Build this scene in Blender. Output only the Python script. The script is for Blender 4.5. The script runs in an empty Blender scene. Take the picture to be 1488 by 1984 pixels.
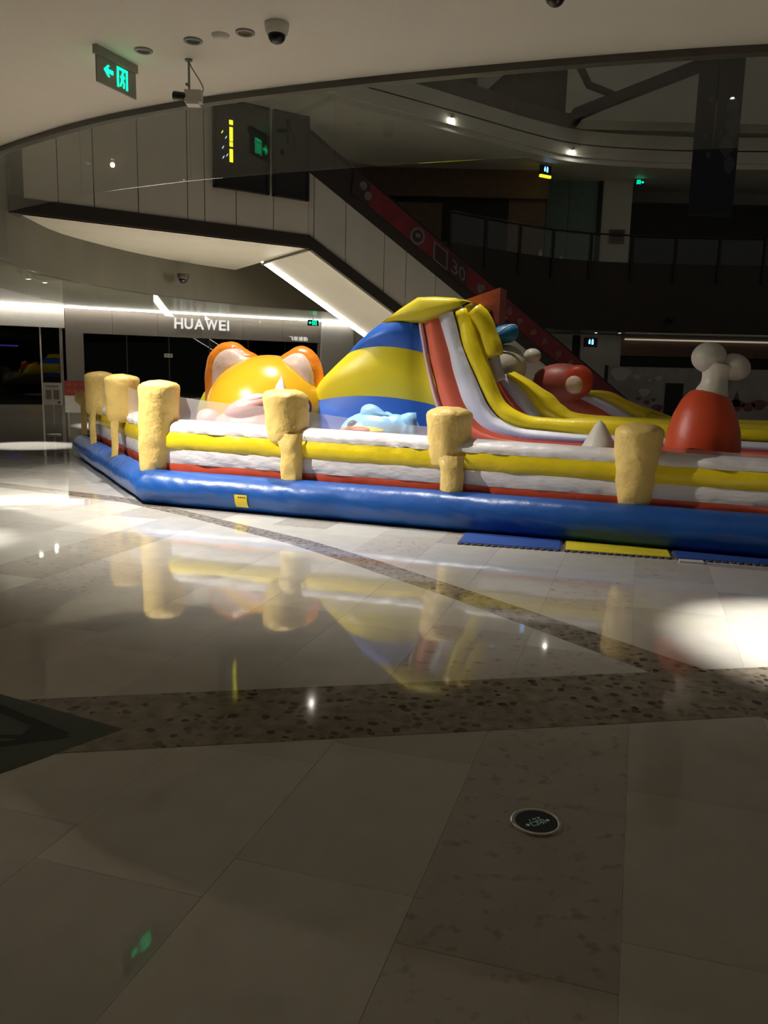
import bpy, math, random
from mathutils import Vector, Matrix, noise

# ------------------------------------------------------------------ camera, world, lights, exposure
SC = bpy.context.scene
COL = SC.collection
F_PX, W_PX, H_PX = 1580.0, 1488.0, 1984.0
PITCH, ROLL, EYE = math.atan(265.0 / 1580.0), math.atan(0.024), 1.55
cam_d = bpy.data.cameras.new('camera')
cam_d.sensor_fit = 'VERTICAL'
cam_d.sensor_height = 36.0
cam_d.lens = 36.0 * F_PX / H_PX
cam_d.clip_start, cam_d.clip_end = 0.05, 200
cam = bpy.data.objects.new('camera', cam_d)
COL.objects.link(cam)
cam.matrix_world = (Matrix.Translation((0, 0, EYE)) @ Matrix.Rotation(math.pi / 2 - PITCH, 4, 'X')
                    @ Matrix.Rotation(ROLL, 4, 'Z'))
SC.camera = cam

world = bpy.data.worlds.new('world')
SC.world = world
world.use_nodes = True
world.node_tree.nodes['Background'].inputs[0].default_value = (1.0, 0.95, 0.84, 1)
world.node_tree.nodes['Background'].inputs[1].default_value = 0.040
SC.view_settings.view_transform = 'Standard'
SC.view_settings.look = 'None'
SC.view_settings.gamma = 1.0
SC.view_settings.use_curve_mapping = False
SC.view_settings.exposure = 0.65
SC.cycles.sample_clamp_indirect = 4.0
SC.cycles.use_denoising = True
SC.cycles.max_bounces = 8
SC.cycles.diffuse_bounces = 4
SC.cycles.glossy_bounces = 5
SC.cycles.transparent_max_bounces = 12
SC.cycles.caustics_reflective = False
SC.cycles.caustics_refractive = False


def spot(name, loc, target, power, angle, blend=0.5, size=0.05, color=(1.0, 0.95, 0.87)):
    l = bpy.data.lights.new(name, 'SPOT')
    l.energy, l.spot_size, l.spot_blend, l.shadow_soft_size, l.color = power, math.radians(angle), blend, size, color
    o = bpy.data.objects.new(name, l)
    COL.objects.link(o)
    o.location = loc
    o.rotation_euler = (Vector(target) - Vector(loc)).to_track_quat('-Z', 'Y').to_euler()
    return o


# downlights in the near ceiling (just outside the frame), aimed at the castle and at the floor
spot('downlight_beam', (-4.86, 8.73, 3.93), (-4.4, 10.6, 0.0), 330, 80, 1.0, 0.022)
spot('downlight_beam', (-4.50, 8.29, 3.93), (-1.0, 8.4, 0.0), 1050, 84, 1.0, 0.022)
spot('downlight_beam', (-4.90, 6.90, 3.93), (-4.10, 7.05, 0), 1100, 25, 0.8, 0.03)
spot('downlight_beam', (2.47, 5.40, 3.93), (2.85, 4.75, 0), 1300, 34, 0.8, 0.022)
spot('downlight_beam', (-7.60, 17.2, 3.93), (-7.1, 16.3, 0), 1200, 30, 0.7, 0.03)
# downlights under the far left slab light the floor behind the castle
spot('downlight_beam', (-9.6, 22.0, 3.93), (-5.0, 23.5, 0), 5500, 75, 0.8, 0.06)
spot('downlight_beam', (-9.2, 24.8, 3.93), (-4.5, 26.0, 0), 5500, 75, 0.8, 0.06)
# high-bay lamp of the atrium roof, straight above the left half of the castle
spot('highbay_beam', (-2.6, 11.2, 17.0), (-1.4, 10.9, 0.5), 9500, 34, 1.0, 0.22)


# ------------------------------------------------------------------ helpers
def tag(o, label=None, cat=None, group=None, kind=None):
    if label: o['label'] = label
    if cat: o['category'] = cat
    if group: o['group'] = group
    if kind: o['kind'] = kind
    return o


def empty(name, loc=(0, 0, 0), rz=0.0, label=None, cat=None, group=None, kind=None, parent=None):
    o = bpy.data.objects.new(name, None)
    COL.objects.link(o)
    o.location = loc
    o.rotation_euler = (0, 0, rz)
    o.empty_display_size = 0.1
    if parent: o.parent = parent
    return tag(o, label, cat, group, kind)


def link(name, mesh, parent=None, loc=None, rz=None):
    o = bpy.data.objects.new(name, mesh)
    COL.objects.link(o)
    if parent: o.parent = parent
    if loc is not None: o.location = loc
    if rz is not None: o.rotation_euler = (0, 0, rz)
    return o


class MB:
    def __init__(s):
        s.v, s.f = [], []

    def add(s, vs, fs):
        n = len(s.v)
        s.v += [tuple(p) for p in vs]
        s.f += [tuple(i + n for i in f) for f in fs]
        return s

    def box(s, x0, x1, y0, y1, z0, z1):
        return s.hexa([(x0, y0), (x1, y0), (x1, y1), (x0, y1)], z0, z1)

    def hexa(s, poly, z0, z1):
        """vertical prism over a plan polygon (counter-clockwise); z0 / z1 numbers or lists"""
        n = len(poly)
        zz0 = z0 if isinstance(z0, (list, tuple)) else [z0] * n
        zz1 = z1 if isinstance(z1, (list, tuple)) else [z1] * n
        vs = [(p[0], p[1], a) for p, a in zip(poly, zz0)] + [(p[0], p[1], a) for p, a in zip(poly, zz1)]
        fs = [tuple(range(n - 1, -1, -1)), tuple(range(n, 2 * n))]
        for i in range(n):
            j = (i + 1) % n
            fs.append((i, j, n + j, n + i))
        return s.add(vs, fs)

    def prism(s, pts, d):
        """3D polygon pts extruded by the vector d"""
        n = len(pts)
        d = Vector(d)
        vs = [Vector(p) for p in pts] + [Vector(p) + d for p in pts]
        fs = [tuple(range(n)), tuple(range(2 * n - 1, n - 1, -1))]
        for i in range(n):
            j = (i + 1) % n
            fs.append((j, i, n + i, n + j))
        return s.add(vs, fs)

    def tube(s, path, r, seg=10, caps=True):
        path = [Vector(p) for p in path]
        rs = r if isinstance(r, (list, tuple)) else [r] * len(path)
        rings = []
        up = Vector((0, 0, 1))
        for i, p in enumerate(path):
            t = (path[min(i + 1, len(path) - 1)] - path[max(i - 1, 0)]).normalized()
            a = t.cross(up)
            if a.length < 1e-3: a = t.cross(Vector((1, 0, 0)))
            a.normalize()
            b = a.cross(t).normalized()
            rings.append([p + (a * math.cos(2 * math.pi * k / seg) + b * math.sin(2 * math.pi * k / seg)) * rs[i] for k in range(seg)])
        vs = [q for ring in rings for q in ring]
        fs = []
        for i in range(len(path) - 1):
            for k in range(seg):
                k2 = (k + 1) % seg
                fs.append((i * seg + k, i * seg + k2, (i + 1) * seg + k2, (i + 1) * seg + k))
        if caps:
            fs.append(tuple(range(seg - 1, -1, -1)))
            fs.append(tuple(range((len(path) - 1) * seg, len(path) * seg)))
        return s.add(vs, fs)

    def lathe(s, prof, seg=24, c=(0, 0, 0), lean=(0, 0)):
        """prof: (radius, z) from bottom to top"""
        vs, fs = [], []
        z0 = prof[0][1]
        for r, z in prof:
            for k in range(seg):
                a = 2 * math.pi * k / seg
                vs.append((c[0] + r * math.cos(a) + lean[0] * (z - z0), c[1] + r * math.sin(a) + lean[1] * (z - z0), c[2] + z))
        n = len(prof)
        for i in range(n - 1):
            for k in range(seg):
                k2 = (k + 1) % seg
                fs.append((i * seg + k, i * seg + k2, (i + 1) * seg + k2, (i + 1) * seg + k))
        fs.append(tuple(range(seg - 1, -1, -1)))
        fs.append(tuple(range((n - 1) * seg, n * seg)))
        return s.add(vs, fs)

    def ell(s, c, r, nu=28, nv=16, z_lo=-1.0, rot=None):
        vs, fs = [], []
        for i in range(nv + 1):
            ph = math.asin(max(-1, z_lo)) + (math.pi / 2 - math.asin(max(-1, z_lo))) * i / nv
            for k in range(nu):
                a = 2 * math.pi * k / nu
                p = Vector((r[0] * math.cos(ph) * math.cos(a), r[1] * math.cos(ph) * math.sin(a), r[2] * math.sin(ph)))
                if rot: p = rot @ p
                vs.append((c[0] + p.x, c[1] + p.y, c[2] + p.z))
        for i in range(nv):
            for k in range(nu):
                k2 = (k + 1) % nu
                fs.append((i * nu + k, i * nu + k2, (i + 1) * nu + k2, (i + 1) * nu + k))
        return s.add(vs, fs)

    def puff(s, outline, t, frame, rings=6, flat_back=False, power=0.5):
        """inflated cushion from a 2D outline; frame = (origin, ex, ey, en) ; en points at the viewer"""
        o, ex, ey, en = [Vector(q) for q in frame]
        n = len(outline)
        cx = sum(p[0] for p in outline) / n
        cy = sum(p[1] for p in outline) / n
        vs, fs = [], []

        def layer(k, sign):
            q = 1 - k / rings
            d = t * (max(0.0, 1 - q * q)) ** power * sign
            for p in outline:
                x, y = cx + (p[0] - cx) * q, cy + (p[1] - cy) * q
                vs.append(o + ex * x + ey * y + en * d)
        for k in range(rings): layer(k, 1)
        c1 = len(vs); vs.append(o + ex * cx + ey * cy + en * t)
        for k in range(rings - 1):
            for i in range(n):
                j = (i + 1) % n
                fs.append((k * n + i, k * n + j, (k + 1) * n + j, (k + 1) * n + i))
        for i in range(n):
            fs.append(((rings - 1) * n + i, (rings - 1) * n + (i + 1) % n, c1))
        if flat_back:
            fs.append(tuple(range(n - 1, -1, -1)))
        else:
            b = len(vs)
            for k in range(1, rings): layer(k, -1)
            c2 = len(vs); vs.append(o + ex * cx + ey * cy - en * t)

            def idx(k, i): return i if k == 0 else b + (k - 1) * n + i
            for k in range(rings - 1):
                for i in range(n):
                    j = (i + 1) % n
                    fs.append((idx(k, j), idx(k, i), idx(k + 1, i), idx(k + 1, j)))
            for i in range(n):
                fs.append((idx(rings - 1, (i + 1) % n), idx(rings - 1, i), c2))
        return s.add(vs, fs)

    def grid(s, rows):
        n = len(rows[0])
        vs = [p for r in rows for p in r]
        fs = [(i * n + k, i * n + k + 1, (i + 1) * n + k + 1, (i + 1) * n + k) for i in range(len(rows) - 1) for k in range(n - 1)]
        return s.add(vs, fs)

    def wrinkle(s, amp, freq, seed=0.0, stretch=(1, 1, 1)):
        out = []
        for p in s.v:
            q = Vector((p[0] * stretch[0], p[1] * stretch[1], p[2] * stretch[2])) * freq + Vector((seed, seed * 1.7, seed * 0.3))
            d = noise.noise_vector(q)
            out.append((p[0] + d.x * amp, p[1] + d.y * amp, p[2] + d.z * amp))
        s.v = out
        return s

    def mesh(s, name, mat, smooth=False):
        me = bpy.data.meshes.new(name)
        me.from_pydata([tuple(p) for p in s.v], [], s.f)
        me.materials.append(mat)
        me.update()
        if smooth:
            me.polygons.foreach_set('use_smooth', [True] * len(me.polygons))
        return me

    def build(s, name, mat, parent=None, smooth=False, loc=None, rz=None):
        return link(name, s.mesh(name, mat, smooth), parent, loc, rz)


def resample(pts, step):
    out = []
    for a, b in zip(pts[:-1], pts[1:]):
        a, b = Vector(a), Vector(b)
        n = max(1, int((b - a).length / step))
        out += [a + (b - a) * i / n for i in range(n)]
    out.append(Vector(pts[-1]))
    return out


def catmull(pts, n=6):
    pts = [Vector(p) for p in pts]
    P = [pts[0] * 2 - pts[1]] + pts + [pts[-1] * 2 - pts[-2]]
    out = []
    for i in range(1, len(P) - 2):
        p0, p1, p2, p3 = P[i - 1], P[i], P[i + 1], P[i + 2]
        for k in range(n):
            t = k / n
            out.append(0.5 * ((2 * p1) + (p2 - p0) * t + (2 * p0 - 5 * p1 + 4 * p2 - p3) * t * t + (3 * p1 - p0 - 3 * p2 + p3) * t ** 3))
    out.append(pts[-1])
    return out


# ------------------------------------------------------------------ materials
def mat_new(name):
    m = bpy.data.materials.new(name)
    m.use_nodes = True
    return m, m.node_tree.nodes, m.node_tree.links, m.node_tree.nodes['Principled BSDF']


def paint(name, col, rough=0.5, metal=0.0, var=0.10, scale=3.0, bump=0.0, bscale=40.0, spec=0.5, stretch=(1, 1, 1)):
    m, N, L, b = mat_new(name)
    tc = N.new('ShaderNodeTexCoord')
    mp = N.new('ShaderNodeMapping')
    mp.inputs['Scale'].default_value = stretch
    L.new(tc.outputs['Object'], mp.inputs[0])
    nz = N.new('ShaderNodeTexNoise')
    nz.inputs['Scale'].default_value = scale
    nz.inputs['Detail'].default_value = 4
    L.new(mp.outputs[0], nz.inputs['Vector'])
    rp = N.new('ShaderNodeValToRGB')
    rp.color_ramp.elements[0].position, rp.color_ramp.elements[1].position = 0.3, 0.7
    rp.color_ramp.elements[0].color = tuple(c * (1 - var) for c in col) + (1,)
    rp.color_ramp.elements[1].color = tuple(min(1, c * (1 + var)) for c in col) + (1,)
    L.new(nz.outputs['Fac'], rp.inputs[0])
    L.new(rp.outputs[0], b.inputs['Base Color'])
    b.inputs['Roughness'].default_value = rough
    b.inputs['Metallic'].default_value = metal
    b.inputs['Specular IOR Level'].default_value = spec
    if bump:
        n2 = N.new('ShaderNodeTexNoise')
        n2.inputs['Scale'].default_value = bscale
        n2.inputs['Detail'].default_value = 3
        L.new(mp.outputs[0], n2.inputs['Vector'])
        bp = N.new('ShaderNodeBump')
        bp.inputs['Strength'].default_value = bump
        bp.inputs['Distance'].default_value = 0.03
        L.new(n2.outputs['Fac'], bp.inputs['Height'])
        L.new(bp.outputs[0], b.inputs['Normal'])
    return m


def pvc(name, col, rough=0.34, bump=0.25, bscale=7.0, stretch=(1, 1, 1)):
    m = paint(name, col, rough, var=0.05, scale=2.0, bump=bump, bscale=bscale, stretch=stretch)
    return m


def glow(name, col, strength):
    m, N, L, b = mat_new(name)
    b.inputs['Base Color'].default_value = (0.02, 0.02, 0.02, 1)
    b.inputs['Emission Color'].default_value = col + (1,)
    b.inputs['Emission Strength'].default_value = strength
    return m


def clear_glass(name, tint=(0.93, 0.95, 0.93), gain=1.0):
    m, N, L, b = mat_new(name)
    N.remove(b)
    out = N['Material Output']
    tr = N.new('ShaderNodeBsdfTransparent')
    tr.inputs[0].default_value = tint + (1,)
    gl = N.new('ShaderNodeBsdfGlossy')
    gl.inputs['Roughness'].default_value = 0.0
    gl.inputs['Color'].default_value = (gain, gain, gain, 1)
    fr = N.new('ShaderNodeFresnel')
    gm = N.new('ShaderNodeNewGeometry')
    io = N.new('ShaderNodeMapRange')
    io.inputs['To Min'].default_value, io.inputs['To Max'].default_value = 1.5, 1.0 / 1.5
    L.new(gm.outputs['Backfacing'], io.inputs['Value'])
    L.new(io.outputs[0], fr.inputs[0])
    mx = N.new('ShaderNodeMixShader')
    L.new(fr.outputs[0], mx.inputs[0])
    L.new(tr.outputs[0], mx.inputs[1])
    L.new(gl.outputs[0], mx.inputs[2])
    L.new(mx.outputs[0], out.inputs[0])
    return m


def mesh_net(name, fac):
    m, N, L, b = mat_new(name)
    N.remove(b)
    out = N['Material Output']
    tr = N.new('ShaderNodeBsdfTransparent')
    df = N.new('ShaderNodeBsdfDiffuse')
    df.inputs[0].default_value = (0.85, 0.82, 0.83, 1)
    tl = N.new('ShaderNodeBsdfTranslucent')
    tl.inputs[0].default_value = (0.85, 0.82, 0.83, 1)
    m1 = N.new('ShaderNodeMixShader'); m1.inputs[0].default_value = 0.4
    L.new(df.outputs[0], m1.inputs[1]); L.new(tl.outputs[0], m1.inputs[2])
    tc = N.new('ShaderNodeTexCoord')
    nz = N.new('ShaderNodeTexNoise'); nz.inputs['Scale'].default_value = 3.0
    L.new(tc.outputs['Object'], nz.inputs['Vector'])
    mr = N.new('ShaderNodeMapRange')
    mr.inputs['To Min'].default_value, mr.inputs['To Max'].default_value = fac * 0.75, fac * 1.25
    L.new(nz.outputs['Fac'], mr.inputs['Value'])
    mx = N.new('ShaderNodeMixShader')
    L.new(mr.outputs[0], mx.inputs[0])
    L.new(tr.outputs[0], mx.inputs[1]); L.new(m1.outputs[0], mx.inputs[2])
    L.new(mx.outputs[0], out.inputs[0])
    return m


def marble(name, col, speckle=0.0, rough=0.045):
    """polished stone; each tile takes its own tone"""
    m, N, L, b = mat_new(name)
    oi = N.new('ShaderNodeObjectInfo')
    tc = N.new('ShaderNodeTexCoord')
    geo = N.new('ShaderNodeNewGeometry')
    nz = N.new('ShaderNodeTexNoise'); nz.inputs['Scale'].default_value = 6.0; nz.inputs['Detail'].default_value = 6
    L.new(geo.outputs['Position'], nz.inputs['Vector'])
    mr = N.new('ShaderNodeMapRange')
    mr.inputs['To Min'].default_value, mr.inputs['To Max'].default_value = 0.86, 1.10
    L.new(oi.outputs['Random'], mr.inputs['Value'])
    mr2 = N.new('ShaderNodeMapRange')
    mr2.inputs['From Min'].default_value, mr2.inputs['From Max'].default_value = 0.3, 0.7
    mr2.inputs['To Min'].default_value, mr2.inputs['To Max'].default_value = 0.95, 1.04
    L.new(nz.outputs['Fac'], mr2.inputs['Value'])
    mul = N.new('ShaderNodeMath'); mul.operation = 'MULTIPLY'
    L.new(mr.outputs[0], mul.inputs[0]); L.new(mr2.outputs[0], mul.inputs[1])
    vm = N.new('ShaderNodeVectorMath'); vm.operation = 'SCALE'
    vm.inputs[0].default_value = col
    L.new(mul.outputs[0], vm.inputs['Scale'])
    last = vm.outputs[0]
    if speckle:
        for sc, thr, dark in ((16.0, 0.30, (0.20, 0.15, 0.11)), (30.0, 0.26, (0.55, 0.50, 0.44))):
            n3 = N.new('ShaderNodeTexNoise'); n3.inputs['Scale'].default_value = sc; n3.inputs['Detail'].default_value = 2
            L.new(geo.outputs['Position'], n3.inputs['Vector'])
            rp = N.new('ShaderNodeValToRGB')
            rp.color_ramp.elements[0].position, rp.color_ramp.elements[1].position = thr, thr + 0.12
            rp.color_ramp.elements[0].color = (1, 1, 1, 1); rp.color_ramp.elements[1].color = (0, 0, 0, 1)
            L.new(n3.outputs['Fac'], rp.inputs[0])
            ml = N.new('ShaderNodeMath'); ml.operation = 'MULTIPLY'; ml.inputs[1].default_value = speckle
            L.new(rp.outputs[0], ml.inputs[0])
            mx = N.new('ShaderNodeMix'); mx.data_type = 'RGBA'
            L.new(ml.outputs[0], mx.inputs[0]); L.new(last, mx.inputs[6])
            mx.inputs[7].default_value = dark + (1,)
            last = mx.outputs[2]
    L.new(last, b.inputs['Base Color'])
    b.inputs['Roughness'].default_value = rough
    b.inputs['Specular IOR Level'].default_value = 0.5
    nb = N.new('ShaderNodeTexNoise'); nb.inputs['Scale'].default_value = 2.2; nb.inputs['Detail'].default_value = 1
    L.new(geo.outputs['Position'], nb.inputs['Vector'])
    bp = N.new('ShaderNodeBump'); bp.inputs['Strength'].default_value = 0.02; bp.inputs['Distance'].default_value = 0.05
    L.new(nb.outputs['Fac'], bp.inputs['Height'])
    L.new(bp.outputs[0], b.inputs['Normal'])
    return m


def terrazzo(name):
    m, N, L, b = mat_new(name)
    geo = N.new('ShaderNodeNewGeometry')
    nzv = N.new('ShaderNodeTexNoise'); nzv.inputs['Scale'].default_value = 12.0
    L.new(geo.outputs['Position'], nzv.inputs['Vector'])
    vmx = N.new('ShaderNodeVectorMath'); vmx.operation = 'MULTIPLY_ADD'
    vmx.inputs[1].default_value = (0.05, 0.05, 0.05)
    L.new(nzv.outputs['Color'], vmx.inputs[0]); L.new(geo.outputs['Position'], vmx.inputs[2])
    vo = N.new('ShaderNodeTexVoronoi'); vo.inputs['Scale'].default_value = 19.0
    L.new(vmx.outputs[0], vo.inputs['Vector'])
    sep = N.new('ShaderNodeSeparateColor')
    L.new(vo.outputs['Color'], sep.inputs[0])
    # chip where the cell value is high and the point is near the cell centre
    a = N.new('ShaderNodeMath'); a.operation = 'GREATER_THAN'; a.inputs[1].default_value = 0.52
    L.new(sep.outputs[0], a.inputs[0])
    c = N.new('ShaderNodeMath'); c.operation = 'LESS_THAN'; c.inputs[1].default_value = 0.42
    L.new(vo.outputs['Distance'], c.inputs[0])
    fac = N.new('ShaderNodeMath'); fac.operation = 'MULTIPLY'
    L.new(a.outputs[0], fac.inputs[0]); L.new(c.outputs[0], fac.inputs[1])
    chip = N.new('ShaderNodeValToRGB')
    chip.color_ramp.elements[0].color = (0.07, 0.055, 0.04, 1); chip.color_ramp.elements[1].color = (0.20, 0.165, 0.12, 1)
    L.new(sep.outputs[1], chip.inputs[0])
    nz = N.new('ShaderNodeTexNoise'); nz.inputs['Scale'].default_value = 14.0; nz.inputs['Detail'].default_value = 5
    L.new(geo.outputs['Position'], nz.inputs['Vector'])
    base = N.new('ShaderNodeValToRGB')
    base.color_ramp.elements[0].position, base.color_ramp.elements[1].position = 0.3, 0.7
    base.color_ramp.elements[0].color = (0.19, 0.16, 0.12, 1); base.color_ramp.elements[1].color = (0.34, 0.30, 0.24, 1)
    L.new(nz.outputs['Fac'], base.inputs[0])
    mx = N.new('ShaderNodeMix'); mx.data_type = 'RGBA'
    L.new(fac.outputs[0], mx.inputs[0]); L.new(base.outputs[0], mx.inputs[6]); L.new(chip.outputs[0], mx.inputs[7])
    L.new(mx.outputs[2], b.inputs['Base Color'])
    b.inputs['Roughness'].default_value = 0.06
    return m


M = {
    'ceiling': paint('ceiling_paint', (0.80, 0.75, 0.64), 0.75, var=0.03, scale=1.0),
    'trim': paint('trim_dark', (0.10, 0.09, 0.07), 0.5),
    'panel': paint('panel_white', (0.84, 0.76, 0.64), 0.45, var=0.05, scale=0.8),
    'panel2': paint('panel_white_dull', (0.74, 0.68, 0.60), 0.45, var=0.05, scale=0.8),
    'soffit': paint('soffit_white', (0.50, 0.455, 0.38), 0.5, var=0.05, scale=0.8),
    'seam': paint('seam_dark', (0.05, 0.045, 0.04), 0.6),
    'brown': paint('fascia_brown', (0.045, 0.032, 0.024), 0.5, var=0.12, scale=0.7),
    'olive': paint('fascia_olive', (0.095, 0.082, 0.055), 0.5, var=0.08, scale=0.7),
    'pale': paint('balcony_pale', (0.80, 0.76, 0.65), 0.55, var=0.06, scale=0.6),
    'greywall': paint('wall_grey', (0.56, 0.54, 0.46), 0.6, var=0.08, scale=0.6),
    'dark': paint('dark_panel', (0.020, 0.018, 0.015), 0.35),
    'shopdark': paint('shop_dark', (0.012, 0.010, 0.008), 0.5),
    'header': paint('header_grey', (0.22, 0.195, 0.17), 0.4, var=0.04),
    'headerw': paint('header_white', (0.62, 0.60, 0.56), 0.4, var=0.04),
    'pillarw': paint('pillar_white', (0.55, 0.54, 0.51), 0.35, var=0.04),
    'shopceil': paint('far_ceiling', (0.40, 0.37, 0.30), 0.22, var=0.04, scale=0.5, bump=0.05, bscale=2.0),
    'brownbox': paint('brown_box', (0.22, 0.13, 0.09), 0.5),
    'teal': paint('teal_wall', (0.22, 0.32, 0.29), 0.5),
    'metal': paint('brushed_metal', (0.55, 0.54, 0.50), 0.25, metal=1.0),
    'darkmetal': paint('dark_metal', (0.05, 0.05, 0.045), 0.35, metal=0.6),
    'grey': paint('grey_plastic', (0.30, 0.29, 0.25), 0.45),
    'whiteplastic': paint('white_plastic', (0.70, 0.68, 0.62), 0.4),
    'black': paint('black_plastic', (0.012, 0.011, 0.010), 0.25),
    'redbanner': paint('red_banner', (0.20, 0.020, 0.026), 0.4, var=0.25, scale=1.2),
    'bannergrey': paint('banner_print_grey', (0.20, 0.17, 0.16), 0.5, var=0.15),
    'bannerdk': paint('banner_print_dark', (0.05, 0.025, 0.03), 0.5),
    'navy': paint('navy_banner', (0.010, 0.011, 0.018), 0.55, var=0.3, scale=1.5),
    'hoard': paint('hoarding_print', (0.40, 0.36, 0.34), 0.5, var=0.18, scale=1.4),
    'hoardlite': paint('hoarding_print_light', (0.60, 0.54, 0.50), 0.5),
    'hoardred': paint('hoarding_print_red', (0.22, 0.09, 0.08), 0.5, var=0.3),
    'paper': paint('paper_white', (0.60, 0.58, 0.53), 0.6, var=0.06),
    'posterred': paint('poster_red', (0.30, 0.05, 0.04), 0.5),
    'glass': clear_glass('clear_glass', (0.93, 0.95, 0.93)),
    'glassfar': clear_glass('far_glass', (0.92, 0.94, 0.91)),
    'shopglass': clear_glass('shop_glass', (0.5, 0.5, 0.48), 0.45),
    'net': mesh_net('net_white', 0.40),
    'tile': marble('marble_cream', (0.56, 0.54, 0.49)),
    'tilespeck': marble('marble_speckled', (0.51, 0.475, 0.425), 0.40),
    'floorfar': marble('marble_far', (0.50, 0.47, 0.42)),
    'terrazzo': terrazzo('terrazzo_brown'),
    'decal': paint('decal_green', (0.06, 0.078, 0.06), 0.6, var=0.08, spec=0.15),
    'decalblack': paint('decal_black', (0.006, 0.009, 0.006), 0.6, spec=0.15),
    'green': glow('exit_green', (0.0, 0.95, 0.32), 1.7),
    'greenfar': glow('exit_green_far', (0.0, 0.9, 0.40), 1.5),
    'floorglyph': glow('floor_glyph', (0.35, 0.60, 0.48), 0.10),
    'bluescreen': glow('blue_screen', (0.15, 0.45, 1.0), 2.2),
    'yellowglow': glow('yellow_reflection_and_bar', (1.0, 0.9, 0.02), 0.9),
    'blueglow': glow('blue_text_reflection', (0.35, 0.65, 1.0), 0.9),
    'lamp': glow('lamp_disc', (1.0, 0.95, 0.85), 60.0),
    'lampdim': glow('lamp_disc_small', (1.0, 0.96, 0.90), 9.0),
    'led': glow('led_strip', (1.0, 0.93, 0.80), 16.0),
    'ledcove': glow('led_cove', (1.0, 0.94, 0.84), 13.0),
    'ledright': glow('led_cove_dim', (0.95, 0.85, 0.62), 0.22),
    'letter': glow('letter_face', (0.95, 0.92, 0.86), 0.55),
    'pvc_blue': pvc('pvc_blue', (0.010, 0.078, 0.32), 0.34, 0.35, 5.0),
    'pvc_yellow': pvc('pvc_yellow', (0.88, 0.68, 0.015)),
    'pvc_white': pvc('pvc_white', (0.80, 0.76, 0.77), 0.38, 0.5, 6.0, (1, 1, 2.5)),
    'pvc_red': pvc('pvc_red', (0.72, 0.10, 0.045)),
    'pvc_cream': pvc('pvc_cream', (0.84, 0.60, 0.19), 0.45, 0.8, 8.0),
    'cat_yellow': pvc('cat_yellow', (0.84, 0.45, 0.02), 0.22, 0.04, 3.0),
    'cat_orange': pvc('cat_orange', (0.90, 0.27, 0.02), 0.32, 0.5, 9.0),
    'cat_pink': pvc('cat_pink', (0.80, 0.60, 0.50), 0.42, 0.4, 7.0),
    'pink': pvc('pvc_pink', (0.74, 0.36, 0.34), 0.4),
    'eye_ring': pvc('eye_maroon', (0.14, 0.02, 0.03), 0.3, 0.0),
    'eye_violet': pvc('eye_violet', (0.13, 0.10, 0.36), 0.3, 0.0),
    'eye_pale': pvc('eye_pale', (0.72, 0.70, 0.82), 0.3, 0.0),
    'mt_yellow': pvc('mountain_yellow', (0.74, 0.60, 0.02), 0.42, 0.15, 2.5),
    'mt_blue': pvc('mountain_blue', (0.025, 0.13, 0.58), 0.42, 0.15, 2.5),
    'salmon': pvc('pvc_salmon', (0.80, 0.16, 0.09), 0.4, 0.15),
    'palepink': pvc('pvc_pale_pink', (0.80, 0.50, 0.50), 0.4, 0.15),
    'slide_white': pvc('slide_white', (0.72, 0.72, 0.80), 0.4, 0.3, 6.0),
    'fish': pvc('pvc_sky_blue', (0.28, 0.55, 0.86), 0.4),
    'fishdark': pvc('pvc_eye_dark', (0.05, 0.05, 0.08), 0.3, 0.0),
    'drum': pvc('pvc_orange_red', (0.66, 0.075, 0.02), 0.42, 0.15),
    'bone': pvc('pvc_bone', (0.62, 0.58, 0.50), 0.42, 0.2),
    'creamdim': pvc('pvc_ivory', (0.62, 0.56, 0.44), 0.45),
    'roofred': pvc('pvc_brick_red', (0.42, 0.09, 0.06), 0.45),
    'roofbrown': pvc('pvc_brown', (0.10, 0.035, 0.02), 0.5),
    'capblue': pvc('pvc_cap_blue', (0.02, 0.20, 0.42), 0.4),
    'sticker': paint('sticker_yellow', (0.80, 0.62, 0.03), 0.4, var=0.05),
    'mat_blue': paint('foam_blue', (0.02, 0.075, 0.34), 0.65, bump=0.3, bscale=120),
    'mat_yellow': paint('foam_yellow', (0.72, 0.60, 0.02), 0.65, bump=0.3, bscale=120),
    'mat_edge': paint('foam_grey_edge', (0.10, 0.10, 0.13), 0.7),
    'tape': paint('white_tape', (0.62, 0.64, 0.66), 0.35),
}


def text_mesh(txt, size, depth, mat, name='letter', align='CENTER', bold=0.0):
    cu = bpy.data.curves.new('tmp_text', 'FONT')
    cu.body = txt
    cu.size = size
    cu.extrude = depth
    cu.align_x = align
    cu.resolution_u = 3
    cu.offset = bold
    o = bpy.data.objects.new('tmp_text', cu)
    COL.objects.link(o)
    dg = bpy.context.evaluated_depsgraph_get()
    me = bpy.data.meshes.new_from_object(o.evaluated_get(dg))
    bpy.data.objects.remove(o)
    bpy.data.curves.remove(cu)
    me.name = name
    me.materials.clear()
    me.materials.append(mat)
    return me


def fit_mesh(me, x0, x1, y0, y1):
    """scale the flat text mesh into a rectangle"""
    xs = [v.co.x for v in me.vertices]; ys = [v.co.y for v in me.vertices]
    ax, bx, ay, by = min(xs), max(xs), min(ys), max(ys)
    for v in me.vertices:
        v.co.x = x0 + (v.co.x - ax) / max(1e-6, bx - ax) * (x1 - x0)
        v.co.y = y0 + (v.co.y - ay) / max(1e-6, by - ay) * (y1 - y0)
    return me


# ------------------------------------------------------------------ the setting: floor
floor = MB().box(-45, 45, -10, 60, -0.30, -0.004).build('floor', M['floorfar'])
tag(floor, 'polished cream stone tile floor with brown terrazzo inlay bands', kind='structure')

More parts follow.
